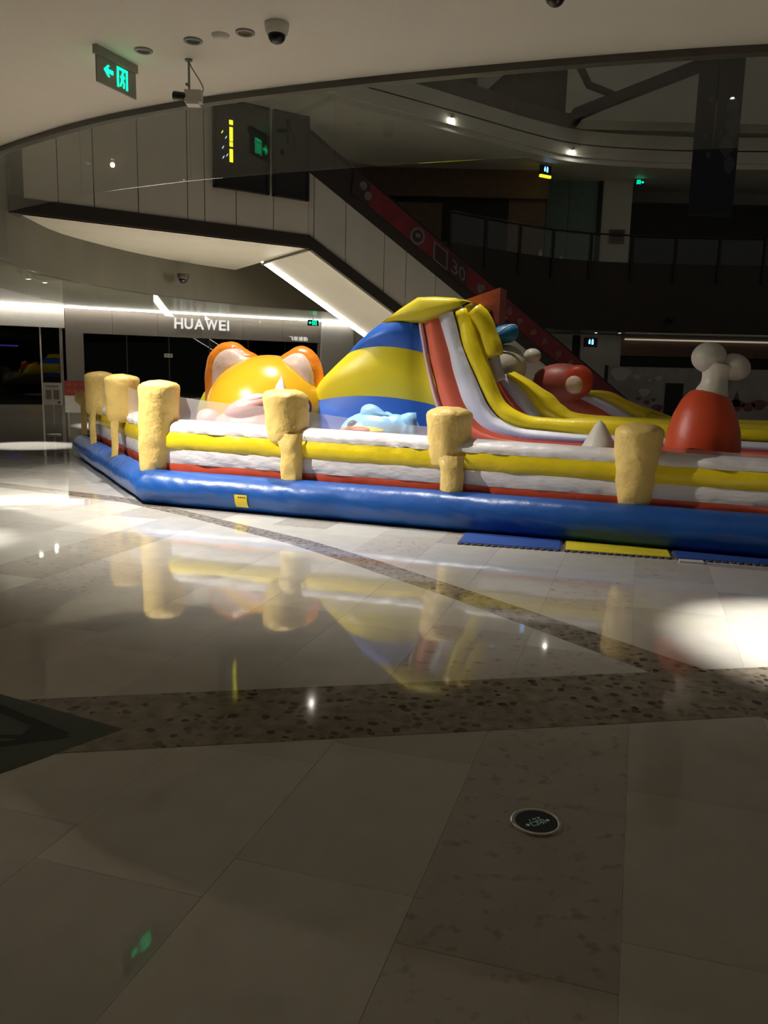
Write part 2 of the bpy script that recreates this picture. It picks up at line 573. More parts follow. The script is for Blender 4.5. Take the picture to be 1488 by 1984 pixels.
E_, D_ = Vector((0.956, -0.294, 0)), Vector((0.294, 0.956, 0))
TW, TL = 0.60, 0.90
rot_t = math.atan2(E_.y, E_.x)


def tile_mesh(name, mat):
    a, b, c = TW / 2 - 0.0004, TL / 2 - 0.0004, 0.0005
    mb = MB()
    top = [(-a + c, -b + c, 0), (a - c, -b + c, 0), (a - c, b - c, 0), (-a + c, b - c, 0)]
    rim = [(-a, -b, -c), (a, -b, -c), (a, b, -c), (-a, b, -c)]
    low = [(-a, -b, -0.004), (a, -b, -0.004), (a, b, -0.004), (-a, b, -0.004)]
    mb.add(top + rim + low, [(0, 1, 2, 3)] + [(4 + i, 4 + (i + 1) % 4, (i + 1) % 4, i) for i in range(4)]
           + [(8 + i, 8 + (i + 1) % 4, 4 + (i + 1) % 4, 4 + i) for i in range(4)])
    return mb.mesh(name, mat)


tile_plain, tile_speck = tile_mesh('tile', M['tile']), tile_mesh('tile', M['tilespeck'])
U_, V_, O_ = Vector((0.9393, -0.3431, 0)), Vector((0.3431, 0.9393, 0)), Vector((-2.87, 9.33, 0))
random.seed(11)
n_t = 0
cands = []
for k in range(-24, 20):
    off = 2.17 if k % 2 else 2.86
    for j in range(-4, 18):
        e = 0.057 - TW / 2 + TW * k
        d = off - TL / 2 + TL * j
        p = E_ * e + D_ * d
        if p.y < 1.1 or p.y > 15.5: continue
        if abs(p.x) > 0.50 * p.y + 1.0: continue
        q = p - O_
        if q.dot(V_) > 0.75 and q.dot(U_) * 0.67 + q.dot(V_) * 0.74 > 0.75: continue    # under the castle
        cands.append((p.length, k, j, p))
cands.sort(key=lambda c: c[0])
for _, k, j, p in cands[:300]:
    rr = random.random()
    speck = (k == 0 and j < 3) or (not (k in (-1, 1) and j < 3) and rr < 0.22 and p.y > 4.2)
    link('tile', tile_speck if speck else tile_plain, floor, (p.x, p.y, 0), rot_t)


def slab(pts, z, name):
    mb = MB()
    mb.hexa(pts, -0.003, z)
    return mb.build(name, M['terrazzo'], floor)


def ribbon(left, right, z, name):
    mb = MB()
    for i in range(len(left) - 1):
        mb.hexa([left[i], right[i], right[i + 1], left[i + 1]], -0.003, z)
    return mb.build(name, M['terrazzo'], floor)


slab([(-9.0, 1.72), (-1.13, 3.138), (1.796, 3.653), (9.0, 4.93), (9.0, 5.58), (1.776, 4.269), (-1.781, 3.621), (-9.0, 2.32)], 0.0016, 'terrazzo_band')
ribbon([(-9.0, 12.35), (-6.8, 11.35), (-4.985, 10.461), (-3.083, 9.49), (-2.207, 8.72), (-0.871, 7.36), (-0.174, 6.49), (0.478, 5.638), (0.87, 5.077), (1.469, 4.193), (1.822, 3.614), (3.3, 1.2)],
       [(-9.0, 12.75), (-6.9, 11.75), (-5.185, 10.888), (-3.183, 9.85), (-2.289, 9.05), (-0.691, 7.52), (-0.007, 6.70), (0.606, 5.88), (1.02, 5.32), (1.776, 4.269), (2.13, 3.70), (3.6, 1.35)], 0.0012, 'terrazzo_strip')

# ------------------------------------------------------------------ near ceiling with its curved edge
EDGE = [(-14, 16.9), (-11.5, 15.3), (-8.5, 13.4), (-6.4, 11.6), (-5.4, 10.72), (-4.51, 9.911), (-3.617, 9.171), (-2.887, 8.638), (-2.271, 8.274), (-1.716, 7.984),
        (-0.919, 7.642), (-0.031, 7.308), (0.964, 6.98), (1.905, 6.709), (2.749, 6.51), (4.2, 6.25), (6.5, 6.0), (10, 5.9), (14, 6.1)]
EDGE = [tuple(p)[:2] for p in catmull([Vector((a, b, 0)) for a, b in EDGE], 12)]
mb = MB()
for a, b in zip(EDGE[:-1], EDGE[1:]):
    mb.hexa([(a[0], -9.5), (b[0], -9.5), (b[0], b[1]), (a[0], a[1])], 4.0, 4.35)
ceiling = mb.build('ceiling', M['ceiling'])
tag(ceiling, 'cream painted ceiling with curved edge above the walkway', kind='structure')


def path_normals(path):
    out = []
    for i, p in enumerate(path):
        a, b = path[max(0, i - 1)], path[min(len(path) - 1, i + 1)]
        d = Vector((b[0] - a[0], b[1] - a[1], 0)).normalized()
        out.append(Vector((-d.y, d.x, 0)))          # left of travel
    return out


def path_wall(path, o0, o1, z0, z1):
    """a wall that follows a plan path; o0 / o1 = offsets to the left of travel of its two faces"""
    nr = path_normals(path)
    mb = MB()
    P = [Vector((p[0], p[1], 0)) for p in path]
    A = [p + n * o0 for p, n in zip(P, nr)]
    B = [p + n * o1 for p, n in zip(P, nr)]
    lo, hi = Vector((0, 0, z0)), Vector((0, 0, z1))
    mb.grid([[p + hi for p in A], [p + lo for p in A]][::-1])
    mb.grid([[p + lo for p in B], [p + hi for p in B]][::-1])
    mb.grid([[p + hi for p in A], [p + hi for p in B]])
    mb.grid([[p + lo for p in B], [p + lo for p in A]])
    for a, b, f in ((A[0], B[0], 0), (A[-1], B[-1], 1)):
        q = [a + lo, b + lo, b + hi, a + hi]
        mb.add(q if f else q[::-1], [(0, 1, 2, 3)])
    return mb


trim = path_wall(EDGE, -0.07, 0.02, 3.945, 4.06).build('trim_1', M['trim'])
tag(trim, 'dark metal channel along the curved ceiling edge', kind='structure')
path_wall(EDGE, -0.12, 0.0, 4.06, 7.2).build('wall_near_upstand', M['olive'])['kind'] = 'structure'
tag(bpy.data.objects['wall_near_upstand'], 'slab front of the upper floor above the near ceiling')
# glass smoke curtain hanging below the edge, pane by pane
sm = empty('smoke_curtain', (0, 0, 3.3), label='clear glass smoke curtain hanging from the curved edge of the cream ceiling', cat='glass screen')
fine = resample([Vector((a, b, 0)) for a, b in EDGE], 0.05)
acc, start, marks = 0.0, 0, [0]
for i in range(1, len(fine)):
    acc += (fine[i] - fine[i - 1]).length
    if acc >= 1.47:
        marks.append(i); acc = 0.0
marks.append(len(fine) - 1)
for a, b in zip(marks[:-1], marks[1:]):
    seg = [fine[a]] + fine[a + 2:b - 1:2] + [fine[b]]
    seg[0] = seg[0].lerp(seg[1], 0.02); seg[-1] = seg[-1].lerp(seg[-2], 0.02)
    o = path_wall([(p.x, p.y) for p in seg], -0.035, -0.023, 0.0, 0.655).build('pane', M['glass'], sm, True)
# back wall behind the camera, keeps the walkway closed
tag(MB().box(-16, 16, -9.8, -9.5, 0, 4.35).build('wall_near', M['greywall']), 'plain grey wall closing the walkway behind the camera', kind='structure')


# ------------------------------------------------------------------ ceiling fittings
def downlight(x, y, z, label, lit=None, r=0.055, group=None):
    t = empty('downlight', (x, y, z), label=label, cat='downlight', group=group)
    ring = MB()
    seg = 20
    prof = [(r * 1.28, 0.0), (r * 1.28, -0.010), (r * 1.02, -0.016), (r * 0.9, -0.004)]
    vs, fs = [], []
    for q, (rr, zz) in enumerate(prof):
        for k in range(seg):
            a = 2 * math.pi * k / seg
            vs.append((rr * math.cos(a), rr * math.sin(a), zz))
    for q in range(3):
        for k in range(seg):
            k2 = (k + 1) % seg
            fs.append((q * seg + k, q * seg + k2, (q + 1) * seg + k2, (q + 1) * seg + k))
    ring.add(vs, fs).build('ring', M['whiteplastic'] if lit else M['grey'], t, True)
    MB().lathe([(r * 0.95, -0.006), (r * 0.95, -0.003)], seg).build('lens', lit or M['black'], t)
    return t


downlight(-1.957, 6.845, 4.0, 'unlit recessed downlight beside the green exit sign')
downlight(-1.521, 6.631, 4.0, 'unlit recessed downlight above the hanging camera pole')
downlight(-1.099, 6.457, 4.0, 'unlit recessed downlight closest to the white dome camera')
downlight(-4.86, 8.73, 4.0, 'lit ceiling downlight near the glass at far left', M['lamp'], 0.027)
downlight(-4.50, 8.29, 4.0, 'lit ceiling downlight second from the glass at left', M['lamp'], 0.027)
downlight(-4.90, 6.90, 4.0, 'lit ceiling downlight above the left floor pool', M['lamp'], 0.027)
downlight(2.47, 5.40, 4.0, 'lit ceiling downlight above the right floor pool', M['lamp'], 0.027)
sd = empty('smoke_detector', (-1.294, 6.523, 4.0), label='round white smoke detector between two unlit downlights', cat='smoke detector')
MB().lathe([(0.035, -0.030), (0.055, -0.022), (0.062, -0.008), (0.062, 0.0)], 20).build('body', M['ceiling'], sd, True)
MB().lathe([(0.062, -0.006), (0.068, 0.0)], 20).build('base_ring', M['whiteplastic'], sd, True)


def dome_cam(loc, label, s=1.0, shell='whiteplastic'):
    t = empty('dome_camera', loc, label=label, cat='camera')
    MB().lathe([(0.074 * s, -0.075 * s), (0.084 * s, -0.045 * s), (0.088 * s, -0.012 * s), (0.088 * s, 0.0)], 22).build('housing', M[shell], t, True)
    MB().ell((0, 0, -0.075 * s), (0.064 * s, 0.064 * s, 0.062 * s), 18, 12).build('dome', M['black'], t, True)
    return t


dome_cam((-0.847, 6.30, 4.0), 'white dome security camera with dark globe on the cream ceiling')
dome_cam((1.0, 5.60, 4.0), 'dome security camera cut off at the top edge of the picture')

# exit sign, green on grey, hanging from the ceiling
ex_a, ex_b = Vector((-2.304, 6.746, 0)), Vector((-2.122, 7.189, 0))
ex_len = (ex_b - ex_a).length
ex_ang = math.atan2((ex_b - ex_a).y, (ex_b - ex_a).x)
ex = empty('exit_sign', tuple(ex_a.lerp(ex_b, 0.5) + Vector((0, 0, 4.0))), ex_ang, label='hanging exit sign with glowing green arrow and running figure on the near ceiling', cat='exit sign')
h = ex_len / 2
MB().box(-h, h, -0.022, 0.022, -0.062, 0.0).build('mount_bar', M['grey'], ex)
MB().box(-h + 0.012, h - 0.012, -0.008, 0.008, -0.262, -0.060).build('plate', M['grey'], ex)


def exit_glyph(parent, sx, yoff, mat, x_door, zc, w, hh, flip=1):
    """door outline with running figure, in the local x-z plane"""
    y0, y1 = (yoff, yoff - 0.003) if yoff < 0 else (yoff + 0.003, yoff)
    mb = MB()

    def rect(a, b, c, d): mb.box(min(a, b) , max(a, b), min(y0, y1), max(y0, y1), c, d)
    L_, R_ = x_door - w / 2, x_door + w / 2
    lo, hi = zc - hh / 2, zc + hh / 2
    t = w * 0.15
    rect(L_, R_, hi - t, hi); rect(L_, L_ + t, lo, hi); rect(R_ - t, R_, lo, hi)
    mb.build('door_frame', mat, parent)
    mb = MB()
    ym = min(y0, y1)

    def bar(p, q, th):
        d = Vector((q[0] - p[0], 0, q[1] - p[1])); n = Vector((-d.z, 0, d.x)).normalized() * th / 2
        a, b = Vector((x_door + p[0] * w * flip, ym, zc + p[1] * hh)), Vector((x_door + q[0] * w * flip, ym, zc + q[1] * hh))
        d = b - a; n = Vector((-d.z, 0, d.x)).normalized() * th / 2
        mb.prism([a - n, b - n, b + n, a + n], (0, 0.003, 0))
    bar((0.02, 0.20), (-0.02, -0.10), w * 0.22)
    bar((-0.02, -0.08), (-0.22, -0.42), w * 0.12)
    bar((0.0, -0.08), (0.16, -0.25), w * 0.12); bar((0.16, -0.25), (0.10, -0.46), w * 0.11)
    bar((0.0, 0.16), (-0.20, 0.02), w * 0.10); bar((0.02, 0.16), (0.22, 0.04), w * 0.10)
    ang = [(0.06 + 0.085 * math.cos(a * math.pi / 5), 0.31 + 0.075 * math.sin(a * math.pi / 5)) for a in range(10)]
    mb.prism([(x_door + p[0] * w * flip, ym, zc + p[1] * hh) for p in ang], (0, 0.003, 0))
    mb.build('running_figure', mat, parent)


def arrow_glyph(parent, y, mat, xc, zc, w, hh, sgn):
    ys = y
    pts = [(-0.5, 0), (-0.08, 0.5), (0.12, 0.5), (-0.10, 0.17), (0.5, 0.17), (0.5, -0.17), (-0.10, -0.17), (0.12, -0.5), (-0.08, -0.5)]
    p3 = [(xc + p[0] * w * sgn, ys, zc + p[1] * hh) for p in pts]
    if sgn < 0: p3 = p3[::-1]
    MB().prism(p3, (0, 0.003, 0)).build('arrow', mat, parent)


exit_glyph(ex, 1, -0.0085, M['green'], 0.06, -0.155, 0.125, 0.150)
arrow_glyph(ex, -0.0115, M['green'], -0.10, -0.150, 0.105, 0.085, 1)
exit_glyph(ex, 1, 0.0085, M['green'], 0.06, -0.155, 0.125, 0.150)
arrow_glyph(ex, 0.0085, M['green'], -0.10, -0.150, 0.105, 0.085, 1)

# camera hanging on a pole
hc = empty('pole_camera', (-1.648, 7.02, 4.0), label='camera with black lens hood hanging on a thin ceiling pole with loose cable', cat='camera')
MB().lathe([(0.030, -0.012), (0.030, 0.0)], 16).build('ceiling_plate', M['grey'], hc, True)
MB().tube([(0, 0, -0.005), (0.002, 0, -0.235)], 0.009, 10).build('pole', M['grey'], hc, True)
MB().tube([(0, 0, -0.19), (-0.025, -0.01, -0.185)], 0.012, 8).build('clamp_knob', M['grey'], hc, True)
MB().tube([(-0.125, -0.02, -0.275), (-0.115, -0.02, -0.276), (-0.02, -0.02, -0.283)], [0.028, 0.034, 0.030], 16).build('lens_hood', M['black'], hc, True)
MB().box(-0.03, 0.105, -0.045, 0.03, -0.325, -0.235).build('body', M['whiteplastic'], hc)
MB().box(-0.018, 0.085, -0.05, 0.04, -0.345, -0.325).build('base_plate', M['whiteplastic'], hc)
MB().tube(catmull([(0.005, 0, -0.02), (0.03, 0, -0.07), (0.09, 0.0, -0.16), (0.115, 0, -0.22), (0.09, 0, -0.255)], 5), 0.005, 7).build('cable', M['grey'], hc, True)

# ------------------------------------------------------------------ far left: slab front, far ceiling, glass, shops
BACK = [(-13.5, 9.5), (-11.3, 13.0), (-9.6, 16.5), (-8.95, 19.0), (-9.07, 21.3), (-9.1, 23.56), (-8.24, 26.59), (-7.14, 28.75), (-5.72, 30.6), (-3.86, 32.39), (-2.34, 33.47),
        (0.6, 35.6), (3.6, 37.9), (6.3, 40.0), (9.0, 41.6), (12.5, 42.2), (16.0, 42.2), (22, 41.5), (28, 38)]
BACK = [tuple(p)[:2] for p in catmull([Vector((a, b, 0)) for a, b in BACK], 3)]
iL = [i for i, p in enumerate(BACK) if p[1] <= 33.5]
left_path, right_path = BACK[:iL[-1] + 1], BACK[iL[-1]:]
tag(path_wall(left_path, 0.0, 0.25, 4.0, 6.1).build('wall_left_fascia', M['olive']), 'dull olive curved slab front above the lettered shop', kind='structure')
tag(path_wall(right_path, 0.0, 0.25, 4.0, 7.36).build('wall_back_fascia', M['brown']), 'dark brown curved slab front below the upper balcony', kind='structure')
nr = path_normals(BACK)
mb = MB()
for i in range(len(BACK) - 1):
    a, b = Vector(BACK[i] + (0,)), Vector(BACK[i + 1] + (0,))
    na, nb = nr[i], nr[i + 1]
    q = [a + na * 0.2, b + na * 0.2, b + nb * 16, a + na * 16]
    mb.hexa([(v.x, v.y) for v in [a + na * 0.2, b + nb * 0.2, b + nb * 14, a + na * 14]], 4.02, 4.3)
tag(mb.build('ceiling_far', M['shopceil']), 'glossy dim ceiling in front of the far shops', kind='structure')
sm2 = empty('smoke_curtain', (0, 0, 3.35), label='glass smoke curtain hanging under the olive slab front before the lettered shop', cat='glass screen')
fb = resample([Vector(p + (0,)) for p in left_path], 0.3)
for i in range(0, len(fb) - 6, 6):
    seg = [fb[i].lerp(fb[i + 1], 0.03), fb[i + 3], fb[i + 6].lerp(fb[i + 5], 0.03)]
    path_wall([(p.x, p.y) for p in seg], 0.10, 0.112, 0.0, 0.65).build('pane', M['glassfar'], sm2, True)

# shop wall: local x along the wall, y into the shop
SA, SANG = Vector((-15.6, 33.57, 0)), math.atan2(0.446, 0.895)
wall_l = empty('wall_left', tuple(SA), SANG, label='row of shop fronts with cove-lit headers at the far left', kind='structure')


def sbox(name, mat, x0, x1, z0, z1, y0=0.0, y1=0.3, parent=None):
    return MB().box(x0, x1, y0, y1, z0, z1).build(name, M[mat], parent or wall_l)


sbox('header_white', 'headerw', -9, 2.40, 3.17, 4.0, 0.0, 0.4)
for a, b in ((2.42, 4.3), (4.31, 6.2), (6.21, 8.1), (8.11, 10.0), (10.01, 11.9), (11.91, 13.82)):
    sbox('header_panel', 'header', a, b, 2.99, 4.0, 0.0, 0.4)
sbox('pillar', 'header', 2.42, 3.12, 0, 2.99, 0.0, 0.4)
sbox('pillar', 'pillarw', 13.84, 15.5, 0, 4.0, -0.1, 0.5)
sbox('pillar', 'greywall', 15.5, 22, 0, 4.0, 0.3, 0.5)
sbox('door_post', 'header', 2.18, 2.30, 0, 3.17, 0.05, 0.25)
sbox('door_post', 'greywall', 1.42, 1.48, 0, 3.17, 0.1, 0.2)
sbox('door_post', 'header', 13.70, 13.82, 0, 2.99, 0.05, 0.25)
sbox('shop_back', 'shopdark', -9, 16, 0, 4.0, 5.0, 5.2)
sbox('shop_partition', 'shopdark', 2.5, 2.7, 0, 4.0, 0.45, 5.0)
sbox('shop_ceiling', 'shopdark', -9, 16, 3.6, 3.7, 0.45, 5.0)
sbox('shop_glass', 'shopglass', 3.12, 13.70, 0.0, 2.99, 0.14, 0.15)
sbox('shop_glass', 'shopglass', -8.9, 1.42, 0.0, 3.17, 0.14, 0.15)
sbox('shop_glass', 'shopglass', 1.48, 2.18, 0.0, 3.17, 0.14, 0.15)
for xx in (4.9, 6.7, 8.5, 10.3, 12.1):
    sbox('mullion', 'dark', xx - 0.02, xx + 0.02, 0, 2.99, 0.13, 0.17)
# cove light: recessed strip between header top and ceiling, in front of the header
cove = empty('cove_light', tuple(SA + Vector((0, 0, 4.0))), SANG, label='long white cove light strip washing the lettered shop header', cat='light strip')
for x0, x1 in ((-9, 2.4), (2.42, 8.1), (8.11, 15.5)):
    MB().box(x0, x1, -0.26, -0.20, -0.018, 0.018).build('strip', M['ledcove'], cove)
# shop lettering
Rm = Matrix.Rotation(SANG, 4, 'Z') @ Matrix.Rotation(math.pi / 2, 4, 'X')
let = empty('shop_lettering', tuple(SA + Vector((0, 0, 3.36))), SANG, label='large white capital letters on the grey shop header', cat='shop sign')
widths = {'H': 1.0, 'U': 0.98, 'A': 1.12, 'W': 1.45, 'E': 0.82, 'I': 0.22}
gap = 0.17
word = 'HUAWEI'
tot = sum(widths[c] for c in word) + gap * (len(word) - 1)
sc_ = (9.36 - 6.91) / tot
x = 6.91
for c in word:
    w = widths[c] * sc_
    me = fit_mesh(text_mesh(c, 1.0, 0.5, M['letter'], bold=0.022), x, x + w, 0, 0.46)
    # thicken strokes a little: extrude only; stand it upright in front of the header
    for v in me.vertices:
        v.co = Vector((v.co.x, -0.035 if v.co.z < 0 else -0.07, v.co.y))
    link('letter', me, let)
    x += w + gap * sc_
let2 = empty('shop_lettering', tuple(SA + Vector((0, 0, 3.05))), SANG, label='small pale four-character shop name low on the grey header', cat='shop sign')
for i, c in enumerate('飞联通勤'):
    me = fit_mesh(text_mesh(c, 1.0, 0.5, M['letter']), 12.24 + i * 0.235, 12.24 + i * 0.235 + 0.205, 0.0, 0.19)
    for v in me.vertices:
        v.co = Vector((v.co.x, -0.02 if v.co.z < 0 else -0.04, v.co.y))
    link('letter', me, let2)


def wpt(x, y, z):  # point in shop-wall frame
    return SA + Vector((0.895, 0.446, 0)) * x + Vector((-0.446, 0.895, 0)) * y + Vector((0, 0, z))


# small things at the shops
nt = empty('shop_notice', tuple(wpt(6.66, 0.10, 2.10)), SANG, label='small pale notice stuck on the dark shop glass', cat='notice')
MB().box(-0.18, 0.18, 0.0, 0.02, 0.0, 0.16).build('sheet', M['paper'], nt)
MB().box(-0.14, -0.02, -0.004, 0.0, 0.04, 0.12).build('print', M['header'], nt)
MB().box(0.02, 0.14, -0.004, 0.0, 0.04, 0.12).build('print', M['header'], nt)
bs = empty('glowing_display', tuple(wpt(0.35, 3.5, 2.42)), SANG, label='faint blue glowing bar inside the dark shop at the far left', cat='display')
MB().box(-0.4, 0.4, 0, 0.05, 0, 0.07).build('bar', glow('dim_blue', (0.12, 0.10, 0.9), 0.35), bs)
MB().box(-0.45, 0.45, 0.05, 0.08, -0.05, 0.12).build('housing', M['black'], bs)


def far_exit(loc, rz, label, s=1.0, flip=1):
    t = empty('exit_sign', loc, rz, label=label, cat='exit sign')
    MB().box(-0.34 * s, 0.34 * s, -0.03, 0.03, 0.0, 0.34 * s).build('plate', M['black'], t)
    MB().box(-0.01, 0.01, -0.01, 0.01, 0.34 * s, 0.34 * s + 0.35).build('hanger', M['grey'], t)
    exit_glyph(t, 1, -0.031, M['greenfar'], 0.08 * s * flip, 0.17 * s, 0.26 * s, 0.28 * s)
    arrow_glyph(t, -0.036, M['greenfar'], -0.19 * s * flip, 0.17 * s, 0.20 * s, 0.18 * s, flip)
    return t


far_exit(tuple(wpt(12.42, -2.6, 3.62)), SANG, 'small green exit sign hanging at the far ceiling right of the white lettering', 0.75)
# lit downlights on the far left ceiling
downlight(-10.3, 24.0, 4.02, 'bright tiny downlight on the far ceiling, left one of the pair above the shops', M['lamp'], 0.07)
downlight(-10.2, 24.9, 4.02, 'bright tiny downlight on the far ceiling, right one of the pair above the shops', M['lamp'], 0.07)
downlight(-7.30, 31.6, 4.02, 'bright tiny downlight on the far ceiling above the white lettering', M['lamp'], 0.027)
dome_cam((-7.35, 28.2, 4.62), 'dark dome security camera on the olive slab front', 2.3, 'brown')
bpy.data.objects['dome_camera.002'].location = (-6.95, 28.35, 4.75)

# poster stand and red notice in front of the shops
ps = empty('poster_stand', (-7.72, 19.0, 0), math.radians(8), label='grey poster on a thin stand at the far left', cat='poster stand')
MB().box(-0.21, 0.21, -0.012, 0.012, 0.69, 1.20).build('board', M['paper'], ps)
for sx in (-0.085, 0.085):
    MB().box(sx - 0.06, sx + 0.06, -0.016, -0.012, 0.82, 1.03).build('print', M['header'], ps)
MB().box(-0.14, 0.14, -0.016, -0.012, 1.10, 1.13).build('print', M['header'], ps)
MB().box(0.12, 0.16, -0.016, -0.012, 0.73, 0.77).build('print', M['black'], ps)
MB().tube([(0, 0.02, 0.02), (0, 0.02, 0.75)], 0.012, 8).build('pole', M['metal'], ps, True)
MB().lathe([(0.16, 0.0), (0.15, 0.015), (0.02, 0.025)], 20).build('base', M['metal'], ps, True)
rp_ = empty('notice_board', (-6.62, 17.6, 0), math.radians(5), label='red and white notice board half hidden behind the castle posts', cat='notice board')
MB().box(-0.26, 0.22, -0.015, 0.015, 0.60, 1.28).build('board', M['paper'], rp_)
MB().box(-0.26, 0.22, -0.02, -0.015, 0.96, 1.28).build('red_header', M['posterred'], rp_)
for zz in (1.16, 1.03):
    for xx in (-0.16, -0.03, 0.10):
        MB().box(xx - 0.045, xx + 0.045, -0.024, -0.02, zz, zz + 0.07).build('print', M['roofred'], rp_)
for sx in (-0.2, 0.16):
    MB().box(sx - 0.015, sx + 0.015, -0.012, 0.012, 0.0, 0.62).build('leg', M['grey'], rp_)

# ------------------------------------------------------------------ landing wall and escalator
P0 = Vector((-2.42, 24.98, 5.2))
eb, nb_ = Vector((0.83, 0.558, 0)), Vector((-0.558, 0.83, 0))
BANG = math.atan2(eb.y, eb.x)
wl = empty('wall_landing', tuple(P0), BANG, label='tall white panelled wall of the escalator landing over a dark edge strip', kind='structure')
SEAMS = [-9.6, -8.7, -7.8, -6.98, -6.12, -5.0, -3.67, -3.19, -2.27, -1.13, 0.0]
for i, (a, b) in enumerate(zip(SEAMS[:-1], SEAMS[1:])):
    top = 5.2 if a < -3.3 else 3.42
    MB().box(a + 0.012, b - 0.012, 0.0, 0.05, 0.36, top).build('panel', M['panel'], wl)
    MB().box(a, b, 0.03, 0.20, 0.36, top).build('backing', M['seam'], wl)
MB().box(-9.6, 0.0, -0.02, 0.20, 0.0, 0.36).build('edge_strip', M['brown'], wl)
MB().box(-9.6, -7.9, -0.55, 0.0, -0.1, 0.30).build('edge_strip', M['brown'], wl)
for xx, ww in ((-8.0, 0.16), (-8.55, 0.10), (-8.95, 0.22)):
    MB().box(xx - ww, xx + ww, -0.35, -0.12, 0.30, 1.75).build('post', M['olive'], wl)
# landing soffit
sof = [(-9.3, 20.4), (-8.806, 20.72), (-2.42, 24.98), (-4.36, 28.5), (-5.9, 31.2), (-7.1, 29.2), (-8.3, 27.0), (-9.2, 23.7), (-9.1, 21.3)]
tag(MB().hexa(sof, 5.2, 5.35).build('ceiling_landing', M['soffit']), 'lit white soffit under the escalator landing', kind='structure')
tag(MB().hexa([(-2.42, 24.98), (-2.34, 25.02), (-4.28, 28.54), (-4.36, 28.5)], 5.12, 5.36).build('trim_2', M['olive']), 'dark edge between landing soffit and escalator underside', kind='structure')
for k, (a, b, lab) in enumerate(((-2.96, -1.32, 'left'), (-1.19, -0.06, 'right'))):
    bb = empty('billboard', tuple(P0 + eb * (a + b) / 2 - nb_ * 0.02), BANG, label='%s one of two dark framed billboards on the white landing wall' % lab, cat='billboard')
    hw = (b - a) / 2
    z0, z1 = 1.28, 3.58
    MB().box(-hw + 0.07, hw - 0.07, -0.10, 0.0, z0 + 0.07, z1 - 0.07).build('screen', paint('billboard_screen', (0.030, 0.027, 0.023), 0.35), bb)
    for q in ((-hw, -hw + 0.08, z0, z1), (hw - 0.08, hw, z0, z1), (-hw, hw, z0, z0 + 0.08), (-hw, hw, z1 - 0.08, z1)):
        MB().box(q[0], q[1], -0.14, 0.0, q[2], q[3]).build('frame', M['dark'], bb)
    if k == 0:  # glowing marks on the billboard stand in for a sign reflected in the glass curtain
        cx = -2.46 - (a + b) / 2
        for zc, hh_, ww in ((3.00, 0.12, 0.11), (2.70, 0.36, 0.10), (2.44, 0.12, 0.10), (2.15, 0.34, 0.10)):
            MB().box(cx - ww / 2, cx + ww / 2, -0.108, -0.10, zc - hh_ / 2, zc + hh_ / 2).build('text_reflection', M['yellowglow'], bb)
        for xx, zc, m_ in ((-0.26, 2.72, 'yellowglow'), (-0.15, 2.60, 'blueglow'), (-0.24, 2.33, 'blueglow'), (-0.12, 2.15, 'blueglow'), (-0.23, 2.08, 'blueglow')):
            MB().prism([(cx + xx - 0.03, -0.108, zc - 0.05), (cx + xx + 0.01, -0.108, zc - 0.02), (cx + xx + 0.035, -0.108, zc + 0.05), (cx + xx - 0.005, -0.108, zc + 0.01)], (0, 0.008, 0)).build('text_reflection', M[m_], bb)

# escalator: x along the run, y across (away from the viewer), z up; slope 30 degrees
EANG = math.atan2(0.4848, 0.8746)
EW, SL = 4.0, 0.577
esc = empty('escalator', (P0.x, P0.y, 0), EANG, label='escalator with white side panels and red advertising band descending behind the castle', cat='escalator')


def eband(s0, s1, h0, h1, y0, y1, z_ref=5.2):
    """sloping prism between run positions s0..s1 and heights h0..h1 above the lower edge line, cut at the floor"""
    def poly(lo, hi):
        pts = [(s0, z_ref + lo - SL * s0), (s1, z_ref + lo - SL * s1), (s1, z_ref + hi - SL * s1), (s0, z_ref + hi - SL * s0)]
        out = []
        for i in range(4):
            a, b = pts[i], pts[(i + 1) % 4]
            if a[1] >= 0: out.append(a)
            if (a[1] >= 0) != (b[1] >= 0):
                t = a[1] / (a[1] - b[1])
                out.append((a[0] + (b[0] - a[0]) * t, 0.0))
        return out
    p = poly(h0, h1)
    return MB().prism([(q[0], y0, q[1]) for q in p], (0, y1 - y0, 0)) if len(p) > 2 else None


def eb_build(name, mat, *a):
    mb = eband(*a)
    if mb: return mb.build(name, M[mat], esc)


ES = [0.18, 1.22, 2.56, 3.35, 4.46, 5.6, 6.9, 8.2, 9.6, 11.0, 12.4]
eb_build('side_panel', 'panel2', 0.0, 0.165, 0.36, 2.12, 0.0, 0.05)
for a, b in zip(ES[:-1], ES[1:]):
    eb_build('side_panel', 'panel2', a + 0.012, b - 0.012, 0.36, 2.12, 0.0, 0.05)
eb_build('side_backing', 'seam', 0.0, 12.4, 0.3, 2.12, 0.04, 0.15)
eb_build('edge_strip', 'brown', 0.0, 12.4, 0.0, 0.37, -0.03, 0.15)
eb_build('skirt', 'brown', 0.0, 14.6, 2.12, 2.62, -0.02, 0.15)
eb_build('advert_band', 'redbanner', 1.45, 14.6, 2.55, 3.22, -0.05, -0.02)
eb_build('balustrade_frame', 'brown', 0.0, 14.6, 2.55, 3.20, 0.0, 0.15)
eb_build('handrail', 'black', 0.0, 14.7, 3.20, 3.30, -0.04, 0.12)
eb_build('far_side', 'brown', 0.0, 14.6, 0.0, 3.2, EW - 0.15, EW)
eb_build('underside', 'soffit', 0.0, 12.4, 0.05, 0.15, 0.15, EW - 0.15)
eb_build('led_strip', 'led', 0.0, 12.4, -0.02, 0.05, EW - 0.22, EW - 0.06)
eb_build('led_strip', 'led', 0.0, 12.4, 0.020, 0.048, 0.15, 0.17)
eb_build('step_band', 'dark', 0.0, 14.0, 2.15, 2.25, 0.15, EW - 0.15)


